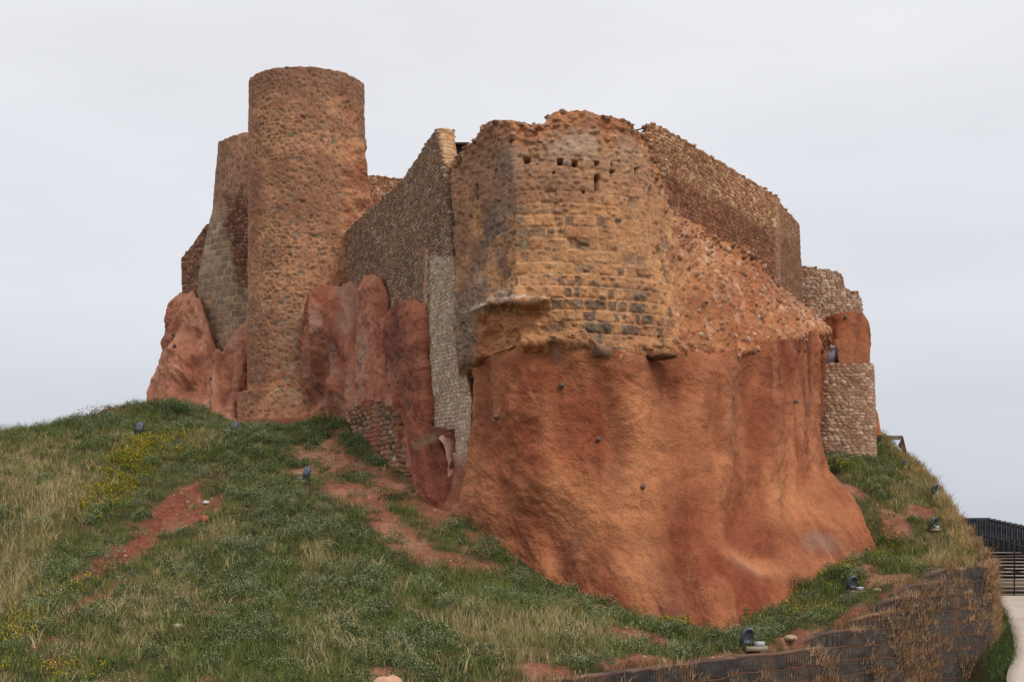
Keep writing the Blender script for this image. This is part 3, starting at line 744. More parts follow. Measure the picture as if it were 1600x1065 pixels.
def off(o):          # keep world coordinates for a child of an empty
    p = o.parent.location
    o.matrix_parent_inverse = bpy.context.view_layer.depsgraph and __import__('mathutils').Matrix.Translation((-p[0], -p[1], -p[2]))
    return o

for c_ in G:
    a_ = c_[-1]; c_.append((a_[0], a_[1] + 26, a_[2] + 0.75))
g = net(G, 0.04, 0.10, 0.05)
px, py, u, z = g['px'], g['py'], g['u'], g['z']
nrow = np.arange(px.shape[0])[:, None] * 0.042
# ashlar blocks
zz = z + 0.03 * fbm(u * 0.6, z * 0.6, s=90, o=2) + 0.025 * vnoise(u * 1.2, z * 0.2, s=91)
H_ = 0.40
row = np.floor(zz / H_).astype(np.int64); fv = zz / H_ - row
wrow = 0.50 + 0.25 * rnd(row, row * 0 + 1, 3)
uu = u / wrow + rnd(row, row * 0 + 2, 4) * 7 + 0.06 * fbm(u * 2, z * 2, s=92, o=2)
cu = np.floor(uu).astype(np.int64); fu = uu - cu
# some blocks are split in two
split = rnd(cu, row, 30) > 0.62
fu2 = np.where(split, (fu * 2) % 1, fu); cu2 = cu * 2 + np.where(split, (fu > .5), 0)
wob = 0.05 * fbm(u * 5, z * 5, s=93, o=3)
ex_ = np.minimum(fu2, 1 - fu2) * wrow * np.where(split, .5, 1) + wob * 0.6; ey_ = np.minimum(fv, 1 - fv) * H_ + wob * 0.6
ed = np.minimum(ex_, ey_)
ra, rb, rc = rnd(cu2, row, 31), rnd(cu2, row, 32), rnd(cu2, row, 33)
n_big = fbm(u * 0.4, z * 0.4, s=94, o=3); n_mid = fbm(u * 1.2, z * 1.2, s=95, o=4); n_fin = fbm(u * 5, z * 5, s=96, o=3)
left = sst(812, 796, px)
zone_mid = blobs(px, py, [(900, 400, 130, 90, 0, 1.2), (960, 350, 80, 90, 0, 1.0)]) * (1 - left)
zone_dark = np.clip(blobs(px, py, [(930, 470, 110, 30, 12, 1.0), (1010, 490, 60, 36, 10, 1.0), (890, 325, 80, 40, 0, .45), (960, 520, 70, 28, 10, .8)]), 0, 1)
zone_corner = np.clip(blobs(px, py, [(745, 450, 30, 90, 15, 1.0), (790, 340, 40, 40, 0, .9), (760, 390, 26, 80, 25, .9), (730, 510, 22, 50, 0, 1.0)]), 0, 1)
zone_grey = np.clip(blobs(px, py, [(900, 225, 60, 26, 0, .9), (960, 225, 50, 34, 10, .55), (790, 250, 26, 26, 0, .6)]), 0, 1)
rub = sst(1035, 1065, px + 18 * n_mid)                    # rubble core on the right
under = sst(486, 494, py + 6 * n_mid) * sst(870, 840, px) * sst(738, 752, px)   # undercut band beneath the ledge
n_f2 = fbm(u * 9, z * 9, s=97, o=2)
upz = sst(345, 290, py + 26 * n_mid)                       # upper part: small rubble stones in mortar
stone_p = 0.22 + 0.50 * zone_dark + 0.55 * zone_corner + 0.12 * left - .08 * (zone_mid > .5)
is_st = (ra < stone_p).astype(float)
mort = mix(A(192, 138, 90), A(162, 110, 72), sst(-0.35, 0.35, n_mid))
mort = mix(mort, A(138, 94, 68), 0.7 * sst(-0.05, 0.45, n_big))
mort = mix(mort, A(166, 122, 90), upz * .5)
blk = pick(rb, [A(198, 138, 84), A(186, 128, 78), A(202, 146, 94), A(174, 120, 76), A(192, 138, 90)])
stn = pick(rc, [A(128, 100, 78), A(142, 108, 82), A(116, 92, 72), A(146, 108, 78), A(134, 114, 86), A(150, 116, 88)])
stn = mix(stn, pick(rc, [A(104, 92, 78), A(90, 80, 70), A(116, 100, 82), A(98, 84, 72)]), zone_dark)
stn = mix(stn, pick(rb, [A(138, 118, 102), A(114, 98, 86), A(146, 122, 102), A(128, 106, 88)]), zone_corner)
c = mix(mort, blk, 0.6 * np.clip(zone_mid, 0, 1) * sst(0.0, 0.03, ed) * (1 - upz))
er = n_fin * .6 + n_f2 * .5
stm = is_st * sst(0.0, 0.05, ed - .03 + 0.05 * er + 0.02 * n_mid) * sst(-0.30, 0.05, n_mid + er * .5 + 0.7 * zone_dark + .22) * (1 - .85 * upz)
c = mix(c, stn, 0.88 * stm)
# small stones
g1, gd, ga_, gb_ = voro(u + .06 * n_mid, z + .03 * n_fin, 0.30, 0.20, 0.9, 140)
sst2 = sst(0.0, 0.10, 0.20 + .26 * gb_ - g1 + .10 * er) * (ga_ < .16 + .42 * upz + .25 * left + .2 * zone_dark)
sc3 = pick(gb_ * .999, [A(134, 100, 76), A(118, 90, 70), A(150, 114, 88), A(124, 100, 82), A(142, 104, 74)])
c = mix(c, sc3, .75 * sst2)
# pits where a block face has weathered away
pit = sst(.30, .55, fbm(u * 3.2, z * 4.5, s=141, o=4) + .35 * is_st - .25)
c = mix(c, A(104, 74, 54), .55 * pit * (1 - upz * .5))
joint = np.exp(-((ed + .010 * er) / 0.024) ** 2) * np.clip(zone_mid * 1.1 + 0.35 * zone_dark, 0, 1) * (1 - upz) * sst(-.4, .1, fbm(u * .9, z * .9, s=142, o=3) + .1)
c = mix(c, A(210, 166, 128), 0.5 * joint * sst(-.5, .1, n_mid + .2))
c = mix(c, A(186, 160, 138), 0.6 * zone_grey * sst(-0.25, 0.25, n_mid + .1 + .4 * er))
c = mix(c, A(138, 102, 78), 0.5 * left * sst(-0.3, 0.3, n_mid))
gband = np.clip(blobs(px, py, [(792, 262, 14, 22, 0, .7), (775, 350, 16, 60, 22, .9), (752, 430, 16, 60, 20, .9), (724, 520, 22, 60, 0, 1.0), (735, 480, 16, 40, 0, .9), (790, 275, 20, 10, 0, .6)]), 0, 1)
c = mix(c, mix(A(138, 122, 108), A(104, 92, 82), sst(-.3, .3, er + n_mid)), .72 * gband * sst(-.5, .0, n_mid + er * .5))
# rubble / earth core
f1, vd, va, vb = voro(u + .1 * n_mid, z, 0.34, 0.26, 0.9, 101)
szz = 0.16 + 0.30 * vb
rst = sst(0, 0.08, szz - f1) * (va < 0.42)
rc_ = mix(A(182, 120, 74), A(152, 92, 56), sst(-0.4, 0.4, n_mid)); rc_ = mix(rc_, A(154, 88, 52), 0.6 * sst(0.1, .5, n_big)); rc_ = mix(rc_, A(204, 164, 130), .35 * sst(.15, .5, fbm(u * 2.2, z * 2.2, s=143, o=4)))
rc_ = mix(rc_, A(206, 176, 152), 0.5 * blobs(px, py, [(1062, 345, 16, 12, 0, 1), (1100, 400, 22, 12, 30, .8), (1140, 450, 18, 14, 0, .6), (1250, 495, 40, 8, 25, 1.0), (1060, 380, 8, 30, 0, .8), (1120, 395, 26, 7, 30, .8)]) * sst(-.3, .3, n_fin))
rs_c = pick(va * 2.38, [A(196, 172, 150), A(120, 94, 76), A(176, 140, 112), A(108, 84, 70), A(150, 118, 92), A(132, 100, 78)])
rc_ = mix(rc_, rs_c, 0.6 * rst)
c = mix(c, rc_, rub)
# upper rubble band near the ragged top
topn = sst(1.3, 0.3, nrow + 0.5 * n_mid)
c = mix(c, mix(rc_, A(150, 108, 80), 0.4 * left), topn * 0.85)
c = mix(c, mix(A(188, 130, 82), A(170, 108, 66), sst(-.3, .3, n_mid)), under * 0.85)
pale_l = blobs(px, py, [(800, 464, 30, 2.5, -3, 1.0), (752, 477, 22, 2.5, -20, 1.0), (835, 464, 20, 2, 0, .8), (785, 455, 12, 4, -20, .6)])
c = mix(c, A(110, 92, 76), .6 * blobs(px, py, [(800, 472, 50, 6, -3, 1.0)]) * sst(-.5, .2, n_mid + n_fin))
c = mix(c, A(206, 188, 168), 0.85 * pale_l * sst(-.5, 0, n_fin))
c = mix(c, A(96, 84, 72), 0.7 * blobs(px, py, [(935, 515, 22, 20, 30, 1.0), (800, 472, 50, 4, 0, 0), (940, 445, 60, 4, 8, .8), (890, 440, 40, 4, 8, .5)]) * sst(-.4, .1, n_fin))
c = c * (1 + 0.12 * n_fin + 0.08 * n_big)[..., None]
d = -0.035 * np.exp(-(ed / 0.03) ** 2) * (0.4 + zone_dark + zone_mid * .2) + (ra - .5) * 0.035 + 0.03 * n_fin + 0.10 * n_big - 0.03 * stm * (1 - zone_dark) + 0.04 * stm * zone_dark
d = d + 0.05 * n_mid * (0.4 + zone_dark + left) + .022 * n_f2 - .05 * pit + .03 * sst2 + .05 * np.abs(n_fin) * (zone_dark + gband)
d_r = 0.34 * fbm(u * 0.55, z * 0.55, s=98, o=5) + 0.16 * n_mid + 0.09 * np.abs(n_fin) + .03 * n_f2 + 0.09 * rst * (1 - f1) 
d = d * (1 - rub) + d_r * rub
d = d + topn * (0.10 * rst + 0.08 * n_fin)
d = d + under * (-0.05 + 0.34 * fbm(u * 0.9, z * 2.0, s=99, o=4) + .05 * n_fin)
low_b = sst(1150, 1080, px) * sst(1.5, 0.75, (px.shape[0] * 0.04 - nrow)) * sst(830, 870, px)
d = d + low_b * 0.16 * (.6 + 2 * n_mid + n_fin)
# ledge lip
bid = np.floor(u / .55 + .3 * n_mid).astype(np.int64)
lipm = blobs(px, py, [(797, 472, 50, 6, -3, .9)])
d = d + lipm * (-.05 + 0.30 * rnd(bid, bid * 0, 77) + .10 * n_fin)
d = d + .12 * n_mid * blobs(px, py, [(790, 480, 70, 12, 0, 1.)])
holes = [(823, 252, 4, 4), (875, 254, 4, 4.5), (898, 256, 4, 4.5), (933, 255, 3, 3), (933, 285, 3, 11), (933, 278, 4, 3), (745, 297, 1.8, 8), (746, 309, 2, 3), (775, 266, 1.5, 2), (957, 258, 2, 3), (994, 267, 1.5, 4), (1015, 305, 1.6, 10), (1028, 285, 3, 6), (1034, 296, 2, 4), (912, 300, 2, 2), (865, 272, 2, 1.5), (958, 268, 3, 2)]
hm = 0
for hx, hy, hrx, hry in holes:
    q = np.maximum(np.abs(px - hx) / hrx, np.abs(py - hy) / hry)
    hm = np.maximum(hm, sst(1.25, 0.85, q))
d = d * (1 - hm) - 0.45 * hm
c = mix(c, A(120, 86, 60), hm * .8)
jag = np.zeros_like(px)
jt = 0.12 * vnoise(u[0] * 1.6, u[0] * 0, s=120) + 0.05 * vnoise(u[0] * 7, u[0] * 0 + 3, s=121)
g['top'] = jt[None] * np.exp(-nrow / 0.5)
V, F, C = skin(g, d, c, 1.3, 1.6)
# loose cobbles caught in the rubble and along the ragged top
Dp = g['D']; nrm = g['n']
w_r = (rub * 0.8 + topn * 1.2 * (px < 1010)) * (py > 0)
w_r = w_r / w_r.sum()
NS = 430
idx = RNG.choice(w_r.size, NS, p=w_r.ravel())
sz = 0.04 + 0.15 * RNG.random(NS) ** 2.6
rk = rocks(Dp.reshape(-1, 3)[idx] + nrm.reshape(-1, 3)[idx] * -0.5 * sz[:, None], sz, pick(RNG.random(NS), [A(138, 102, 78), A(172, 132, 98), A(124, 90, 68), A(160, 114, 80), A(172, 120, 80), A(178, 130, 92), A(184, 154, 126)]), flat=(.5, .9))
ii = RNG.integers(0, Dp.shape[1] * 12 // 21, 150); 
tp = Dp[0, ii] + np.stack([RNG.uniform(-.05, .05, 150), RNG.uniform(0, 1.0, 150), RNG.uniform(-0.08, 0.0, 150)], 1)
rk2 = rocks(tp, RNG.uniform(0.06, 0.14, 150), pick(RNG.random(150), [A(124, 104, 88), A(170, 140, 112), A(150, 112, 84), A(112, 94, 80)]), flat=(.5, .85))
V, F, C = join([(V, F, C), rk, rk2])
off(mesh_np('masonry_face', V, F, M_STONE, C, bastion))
# dark projecting slab under the masonry
v_, f_, c_ = rocks(np.array([W(1036, 558, 46.9)]), np.array([0.40]), np.array([A(118, 82, 60)]), ICO2, (.5, .55), 0.13)
v_ = W(1034, 556, 47.0) + (v_ - W(1036, 558, 46.9)) * np.array([1.3, .9, 0.62])
o = off(mesh_np('projecting_slab', v_, f_, M_ROCK, c_, bastion)); o['label'] = 'dark slab jutting out over the red rock'

# ================================================================== COBBLE WALLS
def cobble_wall(name, cols, label, res=0.045, su=0.26, sv=0.15, colr=GREYPINK, gap=GAP, amp=0.055, seed=0, thick=0.8, extra=None, smooth_u=0.1, rag=0.05, cat='wall', coping=None, drop=1.5, ncop=120, back=None):
    g = net(cols, res, smooth_u, 0.05)
    d, c = pat_cobble(g, su, sv, colr, gap, amp, seed)
    if extra is not None: d, c = extra(g, d, c)
    nr = np.arange(len(g['u']))[:, None] * res
    g['top'] = rag * (vnoise(g['u'][:1] * 4, g['u'][:1] * 0, s=seed + 5) + vnoise(g['u'][:1] * 9, g['u'][:1] * 0, s=seed + 6)) * np.exp(-nr / .4)
    V, F, C = skin(g, d, c, thick, drop, back=back)
    D_ = g['D']; k = ncop; ii = RNG.integers(0, D_.shape[1], k)
    hn = g['n'][0, ii].copy(); hn[:, 2] = 0
    if callable(back): hn = back(g)[ii]
    tp = D_[0, ii] - hn * RNG.uniform(0, thick, (k, 1)); tp[:, 2] += 0.0
    rk = rocks(tp, RNG.uniform(0.05, 0.11, k), pick(RNG.random(k), coping or colr), flat=(.45, .7))
    V, F, C = join([(V, F, C), rk])
    o = mesh_np(name, V, F, M_COB, C)
    setp(o, label, cat)
    return g, o

Fc = [
 [(540, 362, 68), (540, 390, 67.9), (541, 430, 67.8), (541, 470, 67.7), (541, 500, 67.6), (541, 540, 67.5)],
 [(580, 325, 63), (581, 370, 62.9), (582, 430, 62.7), (583, 490, 62.5), (584, 540, 62.4), (585, 600, 62)],
 [(632, 279, 58), (634, 340, 57.8), (636, 420, 57.6), (638, 500, 57.2), (640, 580, 57), (640, 680, 56.5)],
 [(664, 228, 54.2), (668, 310, 53.9), (671, 400, 53.5), (672, 500, 53), (673, 600, 52.5), (678, 684, 52)],
 [(683, 201, 51.7), (698, 300, 51.3), (708, 420, 50.9), (716, 540, 50.4), (737, 620, 50.0), (735, 725, 49.6)],
 [(706, 202, 51.9), (716, 300, 51.4), (722, 420, 51.0), (728, 540, 50.6), (739, 620, 50.4), (737, 725, 50.0)],
 [(708, 212, 52.9), (722, 300, 52.8), (745, 420, 52.6), (775, 540, 52.2), (770, 620, 51.8), (746, 725, 50.8)]]
def ex_F(g, d, c):
    px, py, u, z = g['px'], g['py'], g['u'], g['z']
    lt = sst(396, 402, py + 4 * fbm(u * 2, z * 2, o=2)) * sst(671, 673, px) * sst(730, 712, px - (py > 560) * 30)
    f1, ed, ra, rb = voro(u, z, 0.24, 0.15, 0.7, 7)
    pc = mix(A(134, 106, 86), pick(ra, PALE), sst(0.03, 0.2, ed))
    c = mix(c, pc, lt)
    end = sst(0, 6, px - (683 + (py - 201) * 0.15)) * sst(262, 250, py)
    c = mix(c, pick(ra, [A(206, 168, 128), A(196, 150, 106), A(214, 184, 148), A(182, 138, 98)]), end)  # sunlit look of the cut wall end, put into paler stone colours
    dk = np.clip(blobs(px, py, [(575, 400, 26, 26, -30, .6), (600, 440, 50, 30, -20, .6), (570, 420, 12, 20, 0, .8)]), 0, 1)
    c = mix(c, c * 0.78, dk)                                    # patches of darker stones on the wall's left part
    d = d * (1 - .25 * lt)
    strip = sst(3, 1, np.abs(px - (667 - (py - 400) * 0.02))) * sst(385, 392, py) * sst(480, 470, py)
    c = mix(c, A(196, 152, 118), .8 * strip)
    tr = sst(12, 4, px - 703 + 0 * py) * sst(690, 700, px) * sst(400, 380, py)
    return d, c
def back_F(g):
    w = sst(676, 686, g['px'][0])[:, None]
    return np.array([[-.95, -.3, 0.]]) * (1 - w) + np.array([[.28, -.96, 0.]]) * w
g_F, o = cobble_wall('cobble_wall', Fc, 'long grey brown cobble wall sloping up from the round tower to the bastion, pale at its foot', seed=1, extra=ex_F, thick=0.7, back=back_F, rag=0.03, su=.29, sv=.14, amp=.048, gap=A(96, 72, 58), res=.04)

Zt = 14.95
hx = [(1009, 193), (1022, 193), (1045, 204), (1080, 225), (1120, 249), (1160, 275), (1195, 296), (1212, 309), (1228, 328), (1247, 348), (1249, 352)]
hb = [430, 430, 430, 430, 445, 470, 490, 500, 505, 510, 512]
Hc = []
for (a, b), yb in zip(hx, hb):
    dd = float(depth_for_z(a, b, Zt))
    Hc.append(wrap_lin((a, b, dd), (a + (5 if a > 1200 else 2), yb, dd - .1), 4))
Hc[-1] = wrap_lin((1249, 354, Hc[-2][0][2] + 2.5), (1255, 512, Hc[-2][0][2] + 2.5), 4)
def ex_H(g, d, c):
    px, py, u, z = g['px'], g['py'], g['u'], g['z']
    t = (px - 1045) / 150.0
    lowr = sst(-8, 10, (py - (268 + (px - 1040) * 0.55)) + 12 * fbm(u * 0.8, z * 0.8, s=4, o=3))
    f1, ed, ra, rb = voro(u, z, 0.24, 0.18, 0.95, 33)
    oc = mix(A(88, 56, 44), pick(ra, [A(146, 96, 70), A(128, 82, 60), A(160, 108, 78), A(116, 76, 58)]), sst(.03, .25, ed))
    c = mix(c, oc, 0.85 * lowr)
    d = d + lowr * (0.05 * fbm(u * 2, z * 2, s=8, o=3))
    corner = sst(6, 2, np.abs(px - 1211 - (py - 310) * .02)); d = d + 0.1 * corner
    c = mix(c, A(190, 150, 122), .4 * corner)
    c = mix(c, pick(ra, REDDISH) * 0.95, 0.6 * sst(1216, 1222, px))
    return d, c
g_H, o = cobble_wall('cobble_wall', Hc, 'curving brown cobble parapet wall running back to the right from the bastion top', seed=2, su=.31, sv=.13, amp=.045, colr=[A(182, 136, 102), A(168, 120, 86), A(198, 156, 120), A(150, 104, 76), A(176, 132, 98)], gap=A(104, 66, 46), extra=ex_H, thick=0.7, rag=0.03)
C_ = [wrap_lin((284, 405, 79.5), (284, 480, 79), 3), wrap_lin((300, 385, 79), (300, 490, 78.5), 3), wrap_lin((322, 352, 78.5), (322, 500, 78), 3), wrap_lin((350, 335, 78), (350, 500, 77.5), 3)]
cobble_wall('cobble_wall', C_, 'short reddish cobble wall at the far left above the red rock', seed=3, colr=REDDISH, res=0.06, rag=0.03)
E_ = [wrap_lin((560, 273, 75), (560, 400, 75), 3), wrap_lin((600, 276, 76), (600, 400, 76), 3), wrap_lin((660, 284, 77), (660, 400, 77), 3)]
def ex_E(g, d, c):
    lo_ = sst(305, 318, g['py'] + 5 * fbm(g['u'], g['z'], o=2))
    return d, mix(c, A(150, 86, 56), .75 * lo_)
cobble_wall('cobble_wall', E_, 'low rust coloured wall showing between the round tower and the sloping cobble wall', seed=4, colr=[A(180, 134, 100), A(160, 112, 82), A(190, 150, 118), A(150, 100, 72)], extra=ex_E, res=0.06, rag=0.02)
L_ = [wrap_lin((1240, 411, 69.5), (1240, 520, 69), 3), wrap_lin((1262, 415, 69.5), (1262, 520, 69), 3), wrap_lin((1316, 427, 69.8), (1316, 520, 69), 3), wrap_lin((1319, 450, 69.8), (1319, 520, 69), 3),
      wrap_lin((1338, 456, 70), (1338, 520, 69.3), 3), wrap_lin((1345, 466, 71), (1347, 520, 70.3), 3), wrap_lin((1347, 488, 73), (1349, 520, 73), 3)]
cobble_wall('cobble_wall', L_, 'buff cobble wall with a stepped top at the far right, behind the parapet wall', seed=5, colr=BUFF, res=0.055, smooth_u=0.05)
K_ = [wrap_lin((552, 640, 60.6), (556, 690, 59.4), 3), wrap_lin((575, 631, 58.8), (580, 705, 57.6), 3), wrap_lin((600, 634, 57.2), (604, 718, 55.8), 3), wrap_lin((622, 652, 55.7), (626, 735, 54.2), 3), wrap_lin((638, 690, 54.0), (645, 745, 53.0), 3)]
def ex_K(g, d, c):
    n = fbm(g['u'] * 1.5, g['z'] * 1.5, s=3, o=3)
    return d + 0.2 * n + .15, mix(c, A(150, 92, 66), .8 * sst(0.1, .4, n))
cobble_wall('ruined_wall', K_, 'crumbled low cobble wall with dark stones at the foot of the red rock, above the bare soil', su=0.3, sv=0.2, colr=[A(136, 108, 88), A(116, 92, 76), A(150, 120, 96), A(104, 80, 66), A(146, 104, 80)], gap=A(86, 56, 44), amp=0.10, seed=6, extra=ex_K, rag=0.15, thick=0.9, ncop=60)

# plastered pier with pink lined arch at the foot of the pale cobbles
pier = empty('plastered_pier', tuple(W(715, 790, 49.6)))
setp(pier, 'pinkish plastered pier with curved arch rim beneath the pale cobble wall', 'pier')
Pc = [[(703, 706, 50.6), (708, 728, 50.5), (702, 755, 50.4), (688, 790, 50.2), (688, 820, 50.1)],
      [(716, 712, 49.9), (720, 735, 49.8), (716, 760, 49.7), (708, 795, 49.4), (708, 820, 49.3)],
      [(736, 718, 49.5), (738, 740, 49.3), (740, 765, 49.0), (746, 805, 48.7), (746, 830, 48.6)]]
gg = net(Pc, 0.04, 0.15, 0.1)
dd = 0.03 * fbm(gg['u'] * 3, gg['z'] * 3, o=3)
cc = mix(A(184, 134, 112), A(164, 104, 80), sst(-.3, .3, fbm(gg['u'] * 2, gg['z'] * 2, s=9, o=3)))
cc = mix(cc, A(196, 170, 150), .5 * sst(735, 722, gg['py']))
V, F, C = skin(gg, dd, cc, 0.6, 0.3)
off(mesh_np('plaster_face', V, F, M_CLIFF, C, pier))
inn = [(678, 680), (686, 684), (692, 692), (696, 704), (699, 719), (701, 736), (698, 752), (692, 770), (687, 790)]
out = [(676, 676), (688, 669), (702, 672), (711, 690), (716, 712), (720, 735), (716, 756), (708, 776), (704, 796)]
rc = [wrap_lin((b_[0], b_[1], 50.75 - .04 * i_ + (.2 if i_ == 0 else .05 if i_ == 1 else 0)), (a_[0], a_[1], 50.45 - .04 * i_ + (.25 if i_ == 0 else .1 if i_ == 1 else 0)), 4) for i_, (a_, b_) in enumerate(zip(inn, out))]
ga = net(rc, 0.035, 0.12, 0.03)
na = fbm(ga['px'] * .12, ga['py'] * .12, o=3, s=44)
ga['P'][..., 0] += .05 * fbm(ga['py'] * .11, ga['px'] * .02, o=3, s=45); ga['P'][..., 2] += .05 * fbm(ga['px'] * .13, ga['py'] * .02, o=3, s=46)
ca = mix(mix(A(180, 132, 108), A(150, 104, 82), sst(-.3, .3, na)), A(214, 172, 152), sst(.35, .8, np.linspace(0, 1, len(ga['px']))[:, None] + 0 * na + .2 * na))
off(mesh_np('arch_rim', *(lambda V, F, C: (V, F, M_CLIFF, C))(*skin(ga, .05 * na, ca, .12, .0, back=(0.0, 1.0))), pier))

# ================================================================== ROUND TOWER
TC = np.array([(479.5 - 800) / 2200 * 70, 70.0]); TR = 2.84
tower = empty('round_tower', (TC[0], TC[1], 5.0))
setp(tower, 'tall round flat topped tower of ochre mortar and small brown stones', 'tower')
z_top = float(W(479, 104, 70 - TR)[2]); z_l = float(W(479, 606, 66.6)[2]); z_r = float(W(479, 652, 66)[2]); z_b = 3.6

def drum(name, parent, c0, r_bot, r_top, zb, zt, res, dispcol, inner=0.6, rim_drop=0.5, mat=M_STONE, rag=0.03, sq=0):
    n = int(2 * math.pi * r_bot / res); m_ = int((zt - zb) / res)
    th = np.linspace(0, 2 * math.pi, n + 1); zs = np.linspace(zt, zb, m_)
    TH, Z = np.meshgrid(th, zs)
    Rr = r_top + (r_bot - r_top) * (zt - Z) / (zt - zb)
    nx, ny = np.cos(TH), np.sin(TH)
    if sq: Rr = Rr * (np.abs(nx) ** sq + np.abs(ny) ** sq) ** (-1 / sq)
    P = np.stack([c0[0] + nx * Rr, c0[1] + ny * Rr, Z], -1)
    px, py = proj(P)
    g = dict(P=P, px=px, py=py, u=TH * r_bot, z=Z, front=(ny < 0.15), x3=nx * 3, y3=ny * 3, th=TH)
    d, c = dispcol(g)
    d[:, -1] = d[:, 0]; c[:, -1] = c[:, 0]
    P = np.stack([c0[0] + nx * (Rr + d), c0[1] + ny * (Rr + d), Z], -1)
    P[0, :, 2] += rag * vnoise(th * 12, th * 0, s=3) ; P[0, -1] = P[0, 0]
    rows = []
    for t, dz in ((inner, rim_drop), (inner, 0.02), (inner * .5, 0.0)):
        q = P[0].copy(); q[:, 0] = c0[0] + np.cos(th) * (Rr[0] - t); q[:, 1] = c0[1] + np.sin(th) * (Rr[0] - t); q[:, 2] = zt - dz; rows.append(q)
    ctr = np.tile(np.array([c0[0], c0[1], zt - rim_drop]), (n + 1, 1))
    P2 = np.concatenate([[ctr], rows, P], 0)
    C2 = np.concatenate([np.repeat(c[:1], 4, 0), c], 0)
    o = mesh_np(name, P2.reshape(-1, 3), grid_faces(*P2.shape[:2]), mat, C2.reshape(-1, 3), parent)
    if parent is not None: off(o)
    return o, g

def tower_pat(g, s=200):
    u, z, px, py = g['u'], g['z'], g['px'], g['py']
    x3, y3 = g['x3'], g['y3']
    nb = fbm(x3 * 0.35 + 1, y3 * 0.35, z * 0.35, s=s, o=3); nm = fbm(x3 * 1.2, y3 * 1.2, z * 1.5, s=s + 1, o=4); nf = fbm(x3 * 5, y3 * 5, z * 6, s=s + 2, o=3)
    band = vnoise(z * 1.0, z * 0 + 2, s=s + 3)
    c = mix(A(182, 130, 91), A(150, 102, 73), sst(-0.35, 0.45, nm + 0.5 * band))
    c = mix(c, A(140, 94, 72), 0.6 * sst(0.05, 0.5, nb))
    c = mix(c, A(138, 98, 78), 0.6 * sst(z_top - 2.6, z_top - 0.2, z + nm))
    nf2 = fbm(u * 8, z * 8, s=s + 30, o=2)
    uu = u + 0.06 * nm; zz = z + 0.04 * nf
    f1, ed, ra, rb = voro(uu, zz, 0.26, 0.17, 0.9, s + 5)
    pr = 0.80 + 0.5 * vnoise(z * 1.3, u * 0.25, s=s + 6) - .5 * sst(.1, .5, nb)
    sz = 0.20 + 0.26 * rb
    st = sst(-0.04, 0.09, sz - f1 + 0.10 * nf + .06 * nf2) * (ra < pr)
    f1b, edb, rab, rbb = voro(uu + 3, zz + 1, 0.46, 0.30, 0.8, s + 15)
    st2 = sst(0, 0.06, 0.20 + .22 * rbb - f1b + 0.08 * nf) * (rab < 0.17)
    sc_ = pick(rnd((ra * 9999).astype(np.int64), (rb * 9999).astype(np.int64), 5), [A(126, 94, 72), A(136, 104, 82), A(114, 82, 62), A(146, 114, 88), A(124, 102, 84), A(142, 102, 76), A(104, 78, 62), A(156, 118, 88)])
    c = mix(c, sc_, 0.78 * st)
    c = mix(c, pick(rbb, [A(122, 106, 92), A(108, 88, 74), A(136, 122, 100)]), 0.8 * st2)
    c = mix(c, A(198, 152, 112), .35 * sst(.10, .0, np.abs(f1 - sz - .04)) * (ra < pr) * sst(0, .4, band + nm + .2))
    c = c * (1 + 0.12 * nf + .10 * nf2)[..., None]
    d = 0.05 * nb - 0.035 * st + 0.03 * nf + 0.04 * nm - 0.03 * st2 + 0.05 * band * .6 + .015 * nf2
    if py is not None:
        # broken side where a wall once joined
        br = g['front'] * sst(530, 540, px + 6 * nm) * sst(216, 232, py + 8 * nm) * sst(470, 400, py)
        d = d + br * (0.12 + 0.28 * fbm(x3, y3, z * 1.2, s=s + 8, o=4) + sst(230, 275, py) * 0.1)
        c = mix(c, mix(A(156, 92, 60), A(182, 124, 84), sst(-.3, .3, nm)), 0.8 * br)
        sc2 = g['front'] * np.clip(blobs(px, py, [(545, 175, 10, 18, -30, 1.0), (535, 150, 8, 10, -30, .8), (555, 190, 8, 8, 0, .7)]), 0, 1)
        d = d - 0.12 * sc2; c = mix(c, A(150, 90, 60), .6 * sc2)
        pb = g['front'] * np.clip(blobs(px, py, [(458, 560, 16, 70, 0, .9)]), 0, 1) * (vnoise(u * 6, z * 6, s=4) > .1)
        c = mix(c, A(176, 150, 130), .5 * pb)
    pits = (vnoise(u * 2.0, z * 2.0, s=s + 20) > 0.93)
    return d - 0.08 * pits, c
drum('masonry_drum', tower, TC, TR + 0.10, TR, z_b, z_top, 0.055, tower_pat)
drum('plinth', tower, TC, 3.50, 3.42, z_b, z_l, 0.06, lambda g: tower_pat(g, 300), inner=1.0, rim_drop=-.03)
def ringpat(g):
    n = fbm(g['x3'], g['y3'], g['z'] * 2, o=4, s=7)
    return 0.05 * n + 0.03 * fbm(g['x3'] * 4, g['y3'] * 4, g['z'] * 6, o=2), mix(A(162, 92, 66), A(138, 76, 56), sst(-.3, .3, n))
drum('base_ring', tower, TC, 4.15, 4.05, z_b, z_r, 0.06, ringpat, inner=1.2, rim_drop=-.02)

